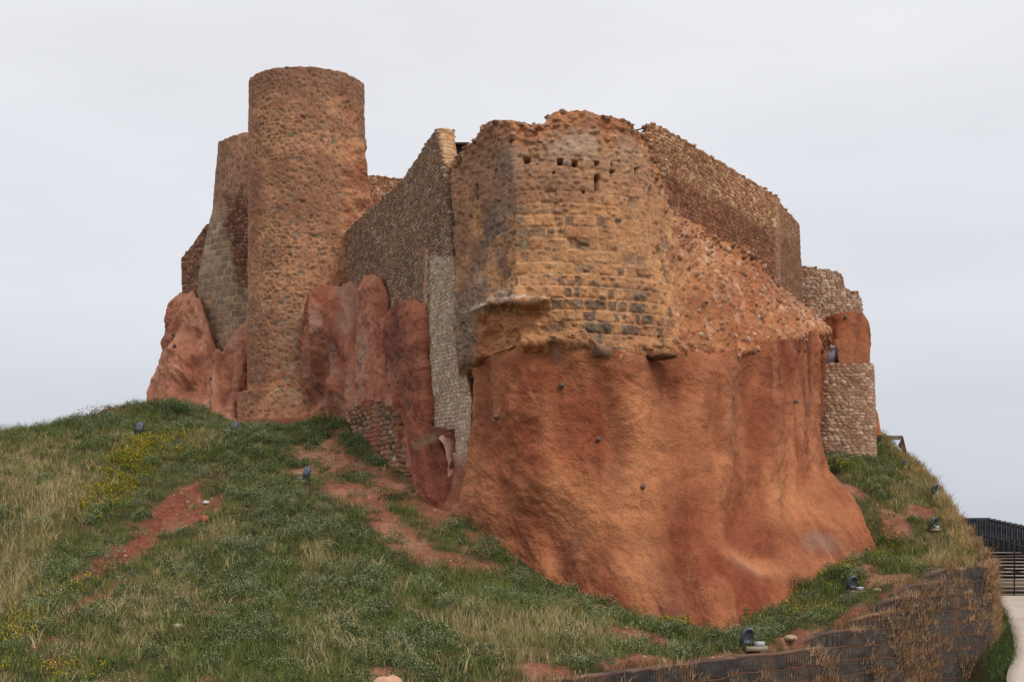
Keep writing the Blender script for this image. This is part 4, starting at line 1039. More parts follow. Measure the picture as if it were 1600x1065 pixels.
# ================================================================== RUINED TOWER behind, left of the round tower
B = [
 [(342, 223, 78), (332, 330, 78), (326, 352, 78), (310, 430, 77), (309, 465, 76.5), (318, 510, 76), (330, 560, 75.5)],
 [(342, 222, 75.5), (333, 330, 75.3), (327, 352, 75.2), (312, 430, 75), (311, 465, 74.8), (322, 515, 74.4), (340, 565, 74)],
 [(352, 217, 74.8), (348, 330, 74.5), (345, 352, 74.4), (335, 430, 74), (336, 465, 73.8), (342, 515, 73.4), (352, 565, 73)],
 [(368, 211, 74.3), (368, 330, 73.9), (366, 352, 73.8), (362, 430, 73.2), (364, 465, 73), (366, 515, 72.8), (368, 565, 72.5)],
 [(392, 206, 74), (392, 330, 73.5), (392, 352, 73.4), (392, 430, 72.8), (392, 465, 72.6), (392, 515, 72.4), (392, 565, 72.2)],
 [(430, 202, 74), (430, 330, 73.5), (430, 352, 73.4), (430, 430, 73), (430, 465, 73), (430, 515, 73), (430, 565, 73)]]
gb = net(B, 0.06, 0.25, 0.1)
px, py, u, z = gb['px'], gb['py'], gb['u'], gb['z']
nm = fbm(u * 1.2, z * 1.2, s=400, o=4); nf = fbm(u * 5, z * 5, s=401, o=3)
zz = z + .03 * nm; row = np.floor(zz / .38).astype(np.int64); fv = zz / .38 - row
uu = u / .52 + rnd(row, row * 0, 5) * 5; cu = np.floor(uu).astype(np.int64); fu = uu - cu
ed = np.minimum(np.minimum(fu, 1 - fu) * .52, np.minimum(fv, 1 - fv) * .38) + .02 * nf
blk = pick(rnd(cu, row, 6), [A(152, 124, 96), A(138, 110, 86), A(160, 134, 104), A(124, 102, 84), A(146, 114, 86), A(130, 110, 92)])
ash = mix(A(176, 150, 122), blk, sst(0.0, 0.035, ed))
f1, vd, va, vb = voro(u, zz, .24, .2, .9, 402)
rubc = mix(A(96, 60, 46), pick(va, [A(140, 98, 76), A(120, 80, 62), A(156, 112, 86), A(112, 82, 68)]), sst(.04, .25, vd))
upper = mix(A(164, 116, 88), pick(va, [A(128, 98, 80), A(146, 110, 86), A(112, 86, 72)]), sst(.05, .2, vd) * (vb < .6))
wz = sst(-8, 8, py + 14 * nm - (310 + (px < 350) * 10))
rb_zone = wz * sst(-5, 5, px - (345 + (py - 300) * 0.16) + 6 * nm) * sst(470, 430, py)
c = mix(upper, ash, wz); c = mix(c, rubc, rb_zone)
c = c * (1 + .1 * nf)[..., None]
d = 0.03 * nf + 0.05 * nm - .03 * np.exp(-(ed / .03) ** 2) * wz * (1 - rb_zone) + rb_zone * (0.12 * nm + .08 * sst(.02, .4, vd) - .15)
gb['top'] = 0.06 * vnoise(u[:1] * 4, u[:1] * 0, s=3) * np.ones_like(u) * np.exp(-np.arange(len(u))[:, None] * .06 / .4)
V, F, C = skin(gb, d, c, 0.9, 1.5)
ruin = mesh_np('ruined_tower', V, F, M_STONE, C)
setp(ruin, 'ruined tower wall with grey yellow squared blocks, half hidden behind the round tower', 'tower')

# ================================================================== SMALL COBBLE TURRET on the right
TU = np.array([(1311 - 800) / 2200 * 62.6, 62.6])
def tur_pat(g):
    g2 = dict(u=g['u'], z=g['z'])
    d, c = pat_cobble(g2, .25, .14, BUFF, A(134, 96, 76), .045, 500)
    c = mix(c, A(150, 104, 82), .35 * sst(0.0, .5, fbm(g['u'] * .6, g['z'] * .8, s=3, o=3)))
    return d, c
zt_t = float(W(1311, 566, 61)[2]); zb_t = float(W(1311, 735, 61)[2])
o, _ = drum('cobble_turret', None, TU, 1.52, 1.33, zb_t, zt_t, 0.045, tur_pat, inner=.45, rim_drop=.3, mat=M_COB, rag=.04, sq=4)
setp(o, 'low rounded turret of pale buff cobbles standing on the grass at the right', 'turret')

# ================================================================== SMALL BUILT DETAILS
def boxw(name, px0, py0, px1, py1, d, depth, mat, parent=None):
    a, b = W(px0, py0, d), W(px1, py1, d); m_ = MB()
    m_.box(((a[0] + b[0]) / 2, d + depth / 2, (a[2] + b[2]) / 2), (abs(b[0] - a[0]), depth, abs(a[2] - b[2])))
    return m_.build(name, mat, parent)
win = empty('window_opening', tuple(W(1298, 566, 66.2)))
setp(win, 'angular grey metal window hood set in the red rock above the cobble turret', 'window')
m_ = MB()
p = [W(1284, 534, 66.0), W(1306, 541, 65.4), W(1306, 566, 65.4), W(1284, 568, 66.0)]
q = [a + np.array([0, 1.6, 0]) for a in p]
m_.add(p + q, [[0, 1, 2, 3], [4, 7, 6, 5], [0, 4, 5, 1], [1, 5, 6, 2], [2, 6, 7, 3], [3, 7, 4, 0]])
off(m_.build('metal_panel', M_ZINC, win))
m_ = MB(); p = [W(1284, 534.5, 65.95), W(1306.5, 541, 65.35), W(1302, 545, 65.33), W(1284, 553, 65.9)]
q = [a + np.array([0, .03, 0]) for a in p]
m_.add(p + q, [[0, 1, 2, 3], [4, 7, 6, 5], [0, 4, 5, 1], [1, 5, 6, 2], [2, 6, 7, 3], [3, 7, 4, 0]])
off(m_.build('glass_pane', mat_plain('window_glass', A(196, 190, 194), .3), win))
m_ = MB(); p = [W(1306.3, 540, 65.34), W(1309.5, 543, 65.9), W(1311, 566, 65.9), W(1305, 566, 65.3)]
q = [a + np.array([0, 1.4, 0]) for a in p]
m_.add(p + q, [[0, 1, 2, 3], [4, 7, 6, 5], [0, 4, 5, 1], [1, 5, 6, 2], [2, 6, 7, 3], [3, 7, 4, 0]])
off(m_.build('dark_reveal', M_CORTEN, win))

rf = empty('steel_canopy', tuple(W(720, 236, 56)))
setp(rf, 'dark brown steel canopy edge showing between the cobble wall end and the bastion', 'canopy')
m_ = MB(); a, b = W(700, 222, 56), W(734, 224, 56.6); m_.box(((a[0] + b[0]) / 2, 57, a[2]), (b[0] - a[0], 1.6, 0.1)); off(m_.build('roof_sheet', M_CORTEN, rf))
m_ = MB(); a, b = W(700, 224, 56.2), W(732, 250, 56.2); m_.box(((a[0] + b[0]) / 2, 57, (a[2] + b[2]) / 2), (b[0] - a[0], 1.2, a[2] - b[2])); off(m_.build('side_panel', M_CORTEN, rf))

pole = empty('handrail_post', tuple(W(1006, 214, 49.6)))
setp(pole, 'thin dark handrail post standing in the gap between bastion top and parapet wall', 'handrail')
m_ = MB(); m_.bar(W(1006, 216, 49.7), W(1006, 200, 49.7), .035); off(m_.build('post', M_DARK, pole))
m_ = MB(); m_.bar(W(991, 204, 50.2), W(1010, 200, 49.6), .04); off(m_.build('rail', M_DARK, pole))

o = boxw('steel_planter', 1363, 679.5, 1378, 690, 66.5, 1.2, M_CORTEN); setp(o, 'small rust brown steel box on the grass behind the cobble turret', 'box')
o = boxw('glass_balustrade', 1378, 680, 1410, 700, 68.2, .02, M_GLASSP); setp(o, 'faint clear glass screen on the right skyline beside the rusty steel box', 'balustrade')
m_ = MB(); p = [W(1404, 695, 66.5), W(1411, 681, 66.7), W(1418, 710, 66.5)]; q = [a + np.array([.1, .5, 0]) for a in p]
m_.add(p + q, [[0, 1, 2, 2], [3, 5, 4, 4]]); m_.add(p + q, [[0, 3, 4, 1], [1, 4, 5, 2], [2, 5, 3, 0]])
o = m_.build('steel_fin', M_CORTEN); setp(o, 'pointed triangular brown steel fin on the right skyline', 'marker')

# anchor heads / small spotlights on brackets in the rock
M_ANCH = mat_plain('anchor_steel', A(112, 100, 92), .6, .2)
def front_at(gr, x, y):
    i = np.argmin((gr['px'] - x) ** 2 + (gr['py'] - y) ** 2)
    return gr['D'].reshape(-1, 3)[i], gr['n'].reshape(-1, 3)[i]
anch0 = None
def anchor(gr, x, y, label, s=1.0):
    global anch0
    P, n = front_at(gr, x, y)
    if anch0 is None:
        root = empty('rock_anchor'); m1 = MB()
        m1.lathe((0, 0, 0), [(0.0, -.2), (.035, -.2), (.035, .1), (.0, .1)], 10); m1.build('rod', M_ANCH, root, smooth=False)
        m2 = MB(); m2.lathe((0, 0, 0.08), [(0, -.03), (.085, -.02), (.1, .03), (.07, .1), (0, .12)], 12); m2.build('head', M_ANCH, root, smooth=True)
        anch0 = root
    else:
        root = anch0.copy(); COL.objects.link(root)
        for ch in list(anch0.children):
            c_ = ch.copy(); COL.objects.link(c_); c_.parent = root
    root.location = P; root.scale = (s, s, s)
    root.rotation_euler = Vector((n[0], n[1], max(n[2], .0))).to_track_quat('Z', 'Y').to_euler()
    setp(root, label, 'rock anchor', 'steel anchor heads in the red rock')
anchor(g_main, 877, 601, 'steel anchor head with a dark drip stain, highest on the big red face')
anchor(g_main, 783, 653, 'steel anchor head near the left edge of the big red rock face')
anchor(g_main, 935, 686, 'steel anchor head in the dark fold, middle of the big red rock face', .8)
anchor(g_main, 1003, 766, 'steel anchor head lowest on the big red rock face', .8)
anchor(g_main, 1222, 632, 'steel anchor head on the right hand part of the big red rock face', .8)
anchor(g_left, 289, 552, 'steel anchor head on the left rock mass, nearest its outer edge', 1)
anchor(g_left, 329, 593, 'steel anchor head on the left rock mass, lowest and closest to the round tower', 1)
anchor(g_left, 274, 525, 'steel anchor head high on the outline of the left rock mass', 1)
anchor(g_r3, 1321, 496, 'small anchor head just under the stepped cobble wall at the far right', .9)
anchor(g_j1, 568, 441, 'dark anchor head at the top of the tall rock lobe beside the round tower', 1.3)

# ================================================================== FLOODLIGHTS
def make_flood():
    r = empty('floodlight')
    m1 = MB()      # rounded shield-like housing
    prof = [(-.17, 0), (-.19, .12), (-.185, .32), (-.14, .44), (-.06, .49), (.06, .49), (.14, .44), (.185, .32), (.19, .12), (.17, 0)]
    v = []; n_ = len(prof)
    for y_, s_ in ((-.11, .9), (-.06, 1), (.05, 1), (.12, .72)):
        for a, b in prof: v.append([a * s_, y_, .24 + (b - .24) * s_])
    f = []
    for j in range(3):
        for k in range(n_):
            k2 = (k + 1) % n_; f.append([j * n_ + k, j * n_ + k2, (j + 1) * n_ + k2, (j + 1) * n_ + k])
    m1.add(v, f)
    caps = []
    for j in (0, 3):
        for k in range(1, n_ // 2): caps.append([j * n_ + k - 1, j * n_ + k, j * n_ + n_ - 1 - k, j * n_ + n_ - k])
    m1.f.append(np.array(caps))
    v1 = np.array(v); R_ = np.array([[1, 0, 0], [0, math.cos(.3), -math.sin(.3)], [0, math.sin(.3), math.cos(.3)]])
    m1.v[0] = v1 @ R_.T + np.array([0, 0, .12])
    m1.build('housing', M_LAMP, r, smooth=False)
    m2 = MB(); m2.box((-.2, 0, .14), (.025, .06, .3)); m2.box((.2, 0, .14), (.025, .06, .3)); m2.box((0, 0, .0), (.42, .08, .03)); m2.build('bracket', M_DARK, r)
    m3 = MB(); m3.box((.42, 0, .07), (.3, .2, .13)); m3.build('control_box', M_BOX, r)
    m4 = MB(); m4.box((.3, 0, -.08), (.7, .32, .14)); m4.build('concrete_pad', M_CONC, r)
    return r
fl0 = None
FL = [(1167, 1016, .25, .88, 1, 'grey floodlight with pale box, nearest one, just above the retaining wall below the red rock'),
      (1330, 930, .45, 0.8, 1, 'grey floodlight with pale box beside green bushes at the right foot of the red rock'),
      (1457, 832, .75, 0.66, 1, 'grey floodlight among stones on the right slope, below another one'),
      (1458, 778, .85, 0.7, 1, 'grey floodlight high on the right slope near the grassy crest'),
      (1412, 734, 1.2, 0.62, 1, 'small dark floodlight highest on the right slope, close to the cobble turret'),
      (478, 754, -.9, 0.85, -1, 'grey floodlight with pale box on bare red soil in front of the round tower'),
      (217, 682, 2.8, 0.95, 1, 'bluish grey floodlight half sunk in bushes on the left hill crest'),
      (367, 676, 3.0, 0.75, 1, 'small grey floodlight in plants at the foot of the round tower')]
for (x, y, rz, s, flip, lab) in FL:
    P = at_ground(x, y)
    if fl0 is None: fl0 = make_flood(); r = fl0
    else:
        r = fl0.copy(); COL.objects.link(r)
        for ch in list(fl0.children):
            c_ = ch.copy(); COL.objects.link(c_); c_.parent = r
    lift = .12 if x > 400 else .05
    r.location = (P[0], P[1], P[2] + lift); r.rotation_euler = (0, 0, rz if flip > 0 else math.pi + rz); r.scale = (s, s, s)
    setp(r, lab, 'floodlight', 'ground floodlights around the castle')

# ================================================================== RETAINING WALL
rw = empty('retaining_wall', (15, 45.8, -5))
setp(rw, 'dark stepped retaining wall of wire mesh and fabric courses with dry grass, bottom right', 'retaining wall')
seg = np.linalg.norm(np.diff(WALL_LINE, axis=0), axis=1); S = np.concatenate([[0], np.cumsum(seg)])
def wl_at(s):
    return np.stack([np.interp(s, S, WALL_LINE[:, 0]), np.interp(s, S, WALL_LINE[:, 1])], -1)
sfull = np.arange(0, S[-2], 0.06)
pl = blur1(wl_at(sfull), 14, 0)
tg = np.gradient(pl, axis=0); tg /= np.linalg.norm(tg, axis=1, keepdims=True)
nr_ = np.stack([tg[:, 1], -tg[:, 0]], -1)            # outward, away from the hill
tops = np.interp(sfull, S, WALL_TOP)
CH = 0.43; Z0 = -3.15 - 0.43 * 7
wires = MB(); strands = MB()
ALLW = []
kmax = int((4.4 - Z0) / CH) + 1
for k in range(kmax):
    zb = Z0 + k * CH; zt = zb + CH
    ok = (tops > zt - 0.12)
    ok &= (zt > np.interp(pl[:, 1], [0, 30, 42, 48, 56, 66, 90], [-5.2, -4.9, -4.35, -3.55, -2.45, -2.2, -3]) - 1.5)
    if not ok.any(): continue
    idx = np.where(ok)[0]
    runs = np.split(idx, np.where(np.diff(idx) > 1)[0] + 1)
    parts = []
    for run in runs:
        if len(run) < 8: continue
        s_ = sfull[run]; p_ = pl[run]; n_ = nr_[run]
        setb = 0.022 * k - 0.08
        endin = 1.3 * (1 - sst(0.0, 1.3, s_ - s_[0])) * (1 if run[0] > 5 else 0)
        rows = []; wob = 0.09 * fbm(s_ * 0.9, s_ * 0 + k * 3.1, o=3, s=600)
        hh = 0.03 * vnoise(s_ * .5, s_ * 0 + k, s=601) + .03 * vnoise(s_ * 3, s_ * 0 + k, s=602)
        tt_ = np.linspace(0, 1, 9)
        for t in tt_:
            bulge = 0.014 * math.sin(math.pi * t) ** .6
            o_ = -setb - endin + bulge + wob * .22 + 0.03 * fbm(s_ * 2.5, s_ * 0 + t * 2 + k, o=2, s=603)
            rows.append(np.concatenate([p_ + n_ * o_[:, None], (zb + hh * (t) + t * CH - endin * .42)[:, None]], 1))
        last = rows[-1]
        rows.append(np.concatenate([p_ + n_ * (-setb - endin - .35)[:, None], (last[:, 2] + .02)[:, None]], 1))
        rows.append(np.concatenate([p_ + n_ * (-setb - endin - 1.0)[:, None], (last[:, 2] - .25)[:, None]], 1))
        Rw = np.array(rows)[::-1]
        uu = np.tile(s_, (len(rows), 1)); zz = Rw[..., 2]
        n1 = fbm(uu * .7, zz * .9, s=604, o=4); n2 = fbm(uu * 5, zz * 5, s=605, o=2)
        c = mix(A(76, 70, 68), A(98, 88, 80), sst(-.4, .4, n1)); c = mix(c, A(74, 64, 68), sst(41, 46, Rw[..., 0] * 0 + uu) * .5)
        c = mix(c, A(124, 96, 76), .8 * sst(.05, .5, fbm(uu * 1.6, zz * 1.2, s=606, o=4) + .35 * (np.arange(len(rows))[:, None] < 3)))
        c = c * (1 + .2 * n2)[..., None]
        parts.append((Rw.reshape(-1, 3), [grid_faces(*Rw.shape[:2])], c.reshape(-1, 3)))
        ALLW.append(Rw)
        # wires: uprights in front of the cloth, and one rusty strand along the course joint
        face = np.array(rows[:9])
        for j in range(0, len(run), 2):
            if face[0, j, 1] > 62: continue
            a = face[0, j].copy(); b = face[4, j].copy(); c3 = face[8, j].copy(); oo = np.append(n_[j] * .02, 0)
            w_ = np.append(tg[run[j]] * .009, 0)
            pts = [a + oo, b + oo, c3 + oo]
            vv = []
            for q_ in pts: vv += [q_ - w_, q_ + w_]
            wires.add(vv, [[0, 1, 3, 2], [2, 3, 5, 4]])
        st_ = face[8] + np.concatenate([n_ * .035, np.zeros((len(run), 1))], 1); st_[:, 2] += .01 * vnoise(s_ * 6, s_ * 0, s=9)
        vv = np.concatenate([st_ + [0, 0, .02], st_ - [0, 0, .006]]); L_n = len(run)
        ii = np.arange(L_n - 1); strands.add(vv, np.stack([ii, ii + 1, ii + 1 + L_n, ii + L_n], 1))
        st2 = face[4] + np.concatenate([n_ * .03, np.zeros((len(run), 1))], 1)
    if parts:
        V, F, C = join(parts)
        off(mesh_np('wall_course', V, F, M_FABRIC, C, rw))
off(wires.build('wire_mesh', M_DARK, rw)); off(strands.build('rusty_strands', M_WIRE, rw))

# ================================================================== PATH, STAIRS
PL = np.array([(13.0, 36.0, -4.62), (14.7, 42.0, -4.27), (16.2, 45.5, -3.85), (17.3, 48.6, -3.40), (18.4, 52.5, -2.9), (19.3, 56.3, -2.36)])
tt = np.linspace(0, 5, 60); pc = np.stack([np.interp(tt, range(6), PL[:, k]) for k in range(3)], 1); pc = blur1(pc, 5, 0)
wd = np.linspace(0, 2.6, 8)
PG = pc[:, None, :] + np.array([1, -.15, 0])[None, None] * wd[None, :, None]
PG[..., 2] += 0.06
lowskirt = PG[:, :1] - np.array([0, 0, .5]); PG2 = np.concatenate([lowskirt, PG, PG[:, -1:] - np.array([0, 0, .5])], 1)
cc = np.tile(A(196, 180, 166), (PG2.size // 3, 1)) * (1 + .08 * fbm(PG2[..., 0].ravel() * 2, PG2[..., 1].ravel() * 2, o=3))[:, None]
setp(mesh_np('path', PG2.reshape(-1, 3), grid_faces(*PG2.shape[:2]), M_PATH, cc), kind='structure')

st = empty('staircase', (20.6, 56.5, -2.3))
setp(st, 'outdoor staircase of pale treads with dark horizontal bar railings at the right edge', 'staircase')
for k in range(13):
    y0 = 56.6 + k * 0.62; zt = -2.28 + k * 0.135
    m_ = MB(); m_.box((21.2, y0 + .2, zt), (4.0, .46, .06)); off(m_.build('tread', M_TREAD, st))
m_ = MB()
for x_ in (19.25, 23.15): m_.bar((x_, 56.6, -2.5), (x_, 64.8, -.72), .08, .2)
off(m_.build('stringer', M_DARK, st))
for (x_, zb_) in ((19.15, -2.5), (20.05, -2.5), (21.2, -2.5), (22.6, -2.5)):
    rl = MB(); rl.bar((x_, 56.2, zb_), (x_, 56.2, -.5), .045)
    off(rl.build('railing_post', M_DARK, st))
rl = MB()
for k in range(9):
    z_ = -.42 - k * .14
    rl.bar((19.0, 56.15, z_ + .02), (24.5, 56.15, z_ - .05), .03)
off(rl.build('railing_bars', M_DARK, st))
rl = MB()
rl.bar((19.15, 56.9, -1.1), (23.5, 57.5, -2.0), .06); rl.bar((19.2, 64.8, .3), (19.2, 58.6, -1.1), .06)
rl.bar((18.9, 60.0, .42), (23.4, 58.0, -1.0), .06)
off(rl.build('sloping_rail', M_DARK, st))
sf = empty('slatted_fence', (23, 66, -1))
setp(sf, 'dark fence of upright steel slats stepping down to the right above the staircase', 'fence')
N_ = 34
sl = MB()
for k in range(N_):
    t = k / (N_ - 1)
    x_ = 21.0 + 7.0 * t; y_ = 65.0 - 3.0 * t
    top = float(W(1516, 808, 64)[2]) if k < 5 else float(W(1516, 808, 64)[2]) - (k - 4) * .052
    sl.box((x_, y_, (top - 1.5) / 2 - .2), (.222, .05, top + 1.5 + .4))
off(sl.build('slats', M_DARK, sf))
sl = MB(); zt0 = float(W(1516, 808, 64)[2])
sl.bar((20.8, 64.95, zt0 - .12), (21.8, 64.5, zt0 - .12), .06); sl.bar((21.8, 64.5, zt0 - .12), (28, 61.8, zt0 - 1.75), .06); sl.bar((21, 64.9, -.45), (28, 61.9, -2.0), .06)
off(sl.build('rail', M_DARK, sf))

# ================================================================== VEGETATION
def tufts(P, h, w, n_bl, colr, lean=0.35, spread=0.08, curl=0.4):
    """grass blades: two-segment tapered strips"""
    n = len(P); N = n * n_bl
    base = np.repeat(P, n_bl, 0) + np.concatenate([RNG.normal(0, spread, (N, 2)), np.zeros((N, 1))], 1)
    hh = np.repeat(h, n_bl) * RNG.uniform(.5, 1.15, N); th = RNG.uniform(0, 6.28, N)
    dx, dy = np.cos(th), np.sin(th); ln = RNG.uniform(.05, lean, N) * hh * 1.4
    th2 = RNG.uniform(0, 6.28, N); wx, wy = np.cos(th2) * w / 2, np.sin(th2) * w / 2
    m1 = base + np.stack([dx * ln * .35, dy * ln * .35, hh * .55], 1); tp = base + np.stack([dx * ln, dy * ln, hh * (1 - curl * RNG.random(N) * .5)], 1)
    wv = np.stack([wx, wy, wx * 0], 1)
    V = np.stack([base - wv, base + wv, m1 - wv * .7, m1 + wv * .7, tp], 1).reshape(-1, 3)
    b = np.arange(N)[:, None] * 5
    F4 = b + np.array([[0, 1, 3, 2]]); F3 = b + np.array([[2, 3, 4]])
    c = np.repeat(colr, n_bl, 0) * RNG.uniform(.75, 1.25, (N, 1)); c = np.repeat(c, 5, 0)
    return V, [F4, F3], c

def leaves(ctr, size, colr, up=0.5):
    n = len(ctr)
    a = RNG.normal(0, 1, (n, 3)); a[:, 2] += up; a /= np.linalg.norm(a, axis=1, keepdims=True)
    b = np.cross(a, RNG.normal(0, 1, (n, 3))); b /= np.linalg.norm(b, axis=1, keepdims=True)
    s = size[:, None]
    V = np.stack([ctr - b * s * .25, ctr + a * s * .6 + b * s * .0 - np.cross(a, b) * s * .28, ctr + a * s * 1.1, ctr + a * s * .6 + np.cross(a, b) * s * .28], 1).reshape(-1, 3)
    F = np.arange(n)[:, None] * 4 + np.array([[0, 1, 2, 3]])
    return V, [F], np.repeat(colr, 4, 0)

def herb(P, rad, hgt, nl, colr, lsize=0.05, flower=None, nfl=0, fsize=0.022):
    """leafy clumps; returns leaf part and flower part"""
    n = len(P); N = n * nl
    th = RNG.uniform(0, 6.28, N); r = RNG.random(N) ** .5 * np.repeat(rad, nl)
    zz = RNG.random(N) ** .7 * np.repeat(hgt, nl) * (1.05 - (r / np.repeat(rad, nl)) ** 2 * .75)
    ctr = np.repeat(P, nl, 0) + np.stack([np.cos(th) * r, np.sin(th) * r, zz], 1)
    c = np.repeat(colr, nl, 0) * RNG.uniform(.65, 1.35, (N, 1))
    L = leaves(ctr, lsize * RNG.uniform(.6, 1.4, N), c)
    Fp = None
    if flower is not None and nfl:
        M_ = n * nfl
        th = RNG.uniform(0, 6.28, M_); r = RNG.random(M_) ** .5 * np.repeat(rad, nfl) * 1.05
        zz = np.repeat(hgt, nfl) * (1.05 - (r / np.repeat(rad, nfl)) ** 2 * .7) * RNG.uniform(.85, 1.25, M_)
        ctr = np.repeat(P, nfl, 0) + np.stack([np.cos(th) * r, np.sin(th) * r, zz], 1)
        Fp = leaves(ctr, fsize * RNG.uniform(.7, 1.4, M_), np.tile(flower, (M_, 1)) * RNG.uniform(.8, 1.1, (M_, 1)), up=.2)
    return L, Fp

# candidate points on the hill
NC = 230000
X = RNG.uniform(-24.5, 19.0, NC); Y = 27 + (70 - 27) * RNG.random(NC)
Zg = ground_z(X, Y)
P0 = np.stack([X, Y, Zg], 1); qx, qy = proj(P0)
sd, tpos = wall_sd(X, Y)
ok = (sd > .25) & (qx > -60) & (qx < 1640) & (qy < 1110)
# keep out of the castle footprint
foot = np.array([(x_, y_) for x_, y_, *_ in [W(*c_[-2])[:2] for c_ in R[:-1]]] + [tuple(W(1284, 730, 58.5)[:2])])
def inside_poly(x, y, poly):
    r = np.zeros(x.shape, bool); n = len(poly)
    for i in range(n):
        x1, y1 = poly[i]; x2, y2 = poly[(i + 1) % n]
        r ^= ((y1 > y) != (y2 > y)) & (x < (x2 - x1) * (y - y1) / (y2 - y1 + 1e-12) + x1)
    return r
jf = [W(*c_[-2])[:2] for c_ in J1]; df = [W(*c_[3])[:2] for c_ in D]
castle = np.array([tuple(p) for p in df[1:6]] + [(-13.5, 67.6), (-10.2, 66.0), (-8.0, 65.2)] + [tuple(p) for p in jf[2:]] + [tuple(W(690, 785, 50.2)[:2])] + [tuple(p) for p in foot] + [(17, 75), (-17, 85)])
inc = inside_poly(X, Y, castle) | (np.hypot(X - TU[0], Y - TU[1]) < 1.7) | (np.hypot(X - TC[0], Y - TC[1]) < 4.2)
ok &= ~inc
P0, X, Y, qx, qy, sd = P0[ok], X[ok], Y[ok], qx[ok], qy[ok], sd[ok]
nz = fbm(X * 1.1, Y * 1.1, o=4, s=700); nz2 = fbm(X * .5, Y * .5, o=3, s=701)
m_soil = np.clip(blobs(qx, qy, B_SOIL), 0, 1.1); m_dry = blobs(qx, qy, B_DRY); m_herb = blobs(qx, qy, B_HERB); m_yel = blobs(qx, qy, B_YEL); m_grn = blobs(qx, qy, B_GRN)
nzs = fbm(X * 1.6, Y * 1.6, o=5, s=21); nst = fbm((X - .08 * Y) * 1.7, Y * .2, o=4, s=26) * sst(-3, -7, X)
free = np.clip(1.0 - sst(.2, .7, m_soil + .55 * nzs + .5 * nst) * .93, 0.03, 1)
U = RNG.random(len(X))
# -- dry grass
a = (U < .32 * np.clip(m_dry * .9 + .03 + .25 * nz2, 0, 1) * free); Pd = P0[a]; tall = 1 + .5 * sst(.0, .5, fbm(Pd[:, 0] * .7, Pd[:, 1] * .7, o=3, s=733))
cd = pick(RNG.random(len(Pd)), [A(168, 150, 112), A(150, 132, 94), A(186, 168, 128), A(136, 118, 82), A(150, 142, 96)])
dryp = tufts(Pd, tall * RNG.uniform(.14, .42, len(Pd)) * (1 + .3 * (m_dry[a] > .5)), .013, 8, cd, lean=.7)
setp(mesh_np('dry_grass', *dryp[:2], M_GRASS, dryp[2]), 'tufts of straw coloured dry grass over the hillside', 'grass', kind='stuff')
# -- green grass
U2 = RNG.random(len(X))
a = (U2 < .30 * np.clip(m_grn * 1.0 + .42 + .3 * nz, 0, 1.3) * free); Pg = P0[a]
cg = pick(RNG.random(len(Pg)), [A(86, 96, 48), A(102, 110, 56), A(74, 86, 44), A(116, 118, 66), A(92, 98, 54), A(126, 122, 80), A(112, 124, 56)])
gr = tufts(Pg, RNG.uniform(.12, .36, len(Pg)) * (1 + .7 * sst(.0, .5, fbm(Pg[:, 0] * .8, Pg[:, 1] * .8, o=3, s=734))), .014, 9, cg, lean=.6, spread=.09)
setp(mesh_np('grass', *gr[:2], M_GRASS, gr[2]), 'short green grass covering the hillside', 'grass', kind='stuff')
# -- leafy herbs with small white flowers
U3 = RNG.random(len(X))
hp = np.clip(m_herb * 1.0 + .22 + .75 * nz - .6 * nst - .4 * m_dry * (m_herb < .5), 0.02, 1.2)
a = (U3 < .17 * hp * free); Ph = P0[a]; wh = fbm(Ph[:, 0] * .6, Ph[:, 1] * .6, o=3, s=710)
ch = pick(RNG.random(len(Ph)), [A(64, 78, 40), A(78, 90, 48), A(58, 70, 40), A(92, 98, 60), A(76, 88, 40), A(100, 106, 62)])
rad = RNG.uniform(.12, .32, len(Ph)); hg = RNG.uniform(.10, .34, len(Ph))
L1, _ = herb(Ph, rad, hg, 52, ch, .045)
setp(mesh_np('leafy_weeds', *L1[:2], M_LEAF, L1[2]), 'low dark green leafy weeds in patches on the hillside', 'weeds', kind='stuff')
w_ = RNG.random(len(Ph)) < (.25 + 1.0 * wh)
_, Fl = herb(Ph[w_], rad[w_], hg[w_], 1, ch[w_], .01, A(186, 186, 146), 34, .021)
setp(mesh_np('white_flowers', *Fl[:2], M_LEAF, Fl[2]), 'tiny off white flowers on the weeds of the hillside', 'flowers', kind='stuff')
U6 = RNG.random(len(X)); a = (U6 < .014 * np.clip(m_herb + .15 + .5 * nz, 0, 1.2) * free) & (Y > 30); Pb = P0[a]
cb = pick(RNG.random(len(Pb)), [A(70, 82, 44), A(82, 98, 62), A(58, 76, 44), A(96, 106, 76)])
rb_, hb_ = RNG.uniform(.25, .55, len(Pb)), RNG.uniform(.25, .5, len(Pb))
Lb, Fb = herb(Pb, rb_, hb_, 330, cb, .045, A(186, 186, 148), 150, .021)
V, F, C = join([Lb, Fb]); setp(mesh_np('flowering_weeds', V, F, M_LEAF, C), 'taller clumps of weeds dotted with off white flowers', 'weeds', kind='stuff')
# -- yellow flowers
U4 = RNG.random(len(X)); a = (U4 < .2 * np.clip(m_yel + .25 * nz * (m_yel > .15), 0, 1)); Py = P0[a]
radY = RNG.uniform(.12, .26, len(Py)); hY = RNG.uniform(.14, .3, len(Py))
Ly, Fy = herb(Py, radY, hY, 34, np.tile(A(70, 86, 38), (len(Py), 1)), .05, A(208, 174, 36), 20, .032)
V, F, C = join([Ly, Fy]); setp(mesh_np('yellow_flowers', V, F, M_LEAF, C), 'weeds with small yellow flowers in patches on the hillside', 'flowers', kind='stuff')
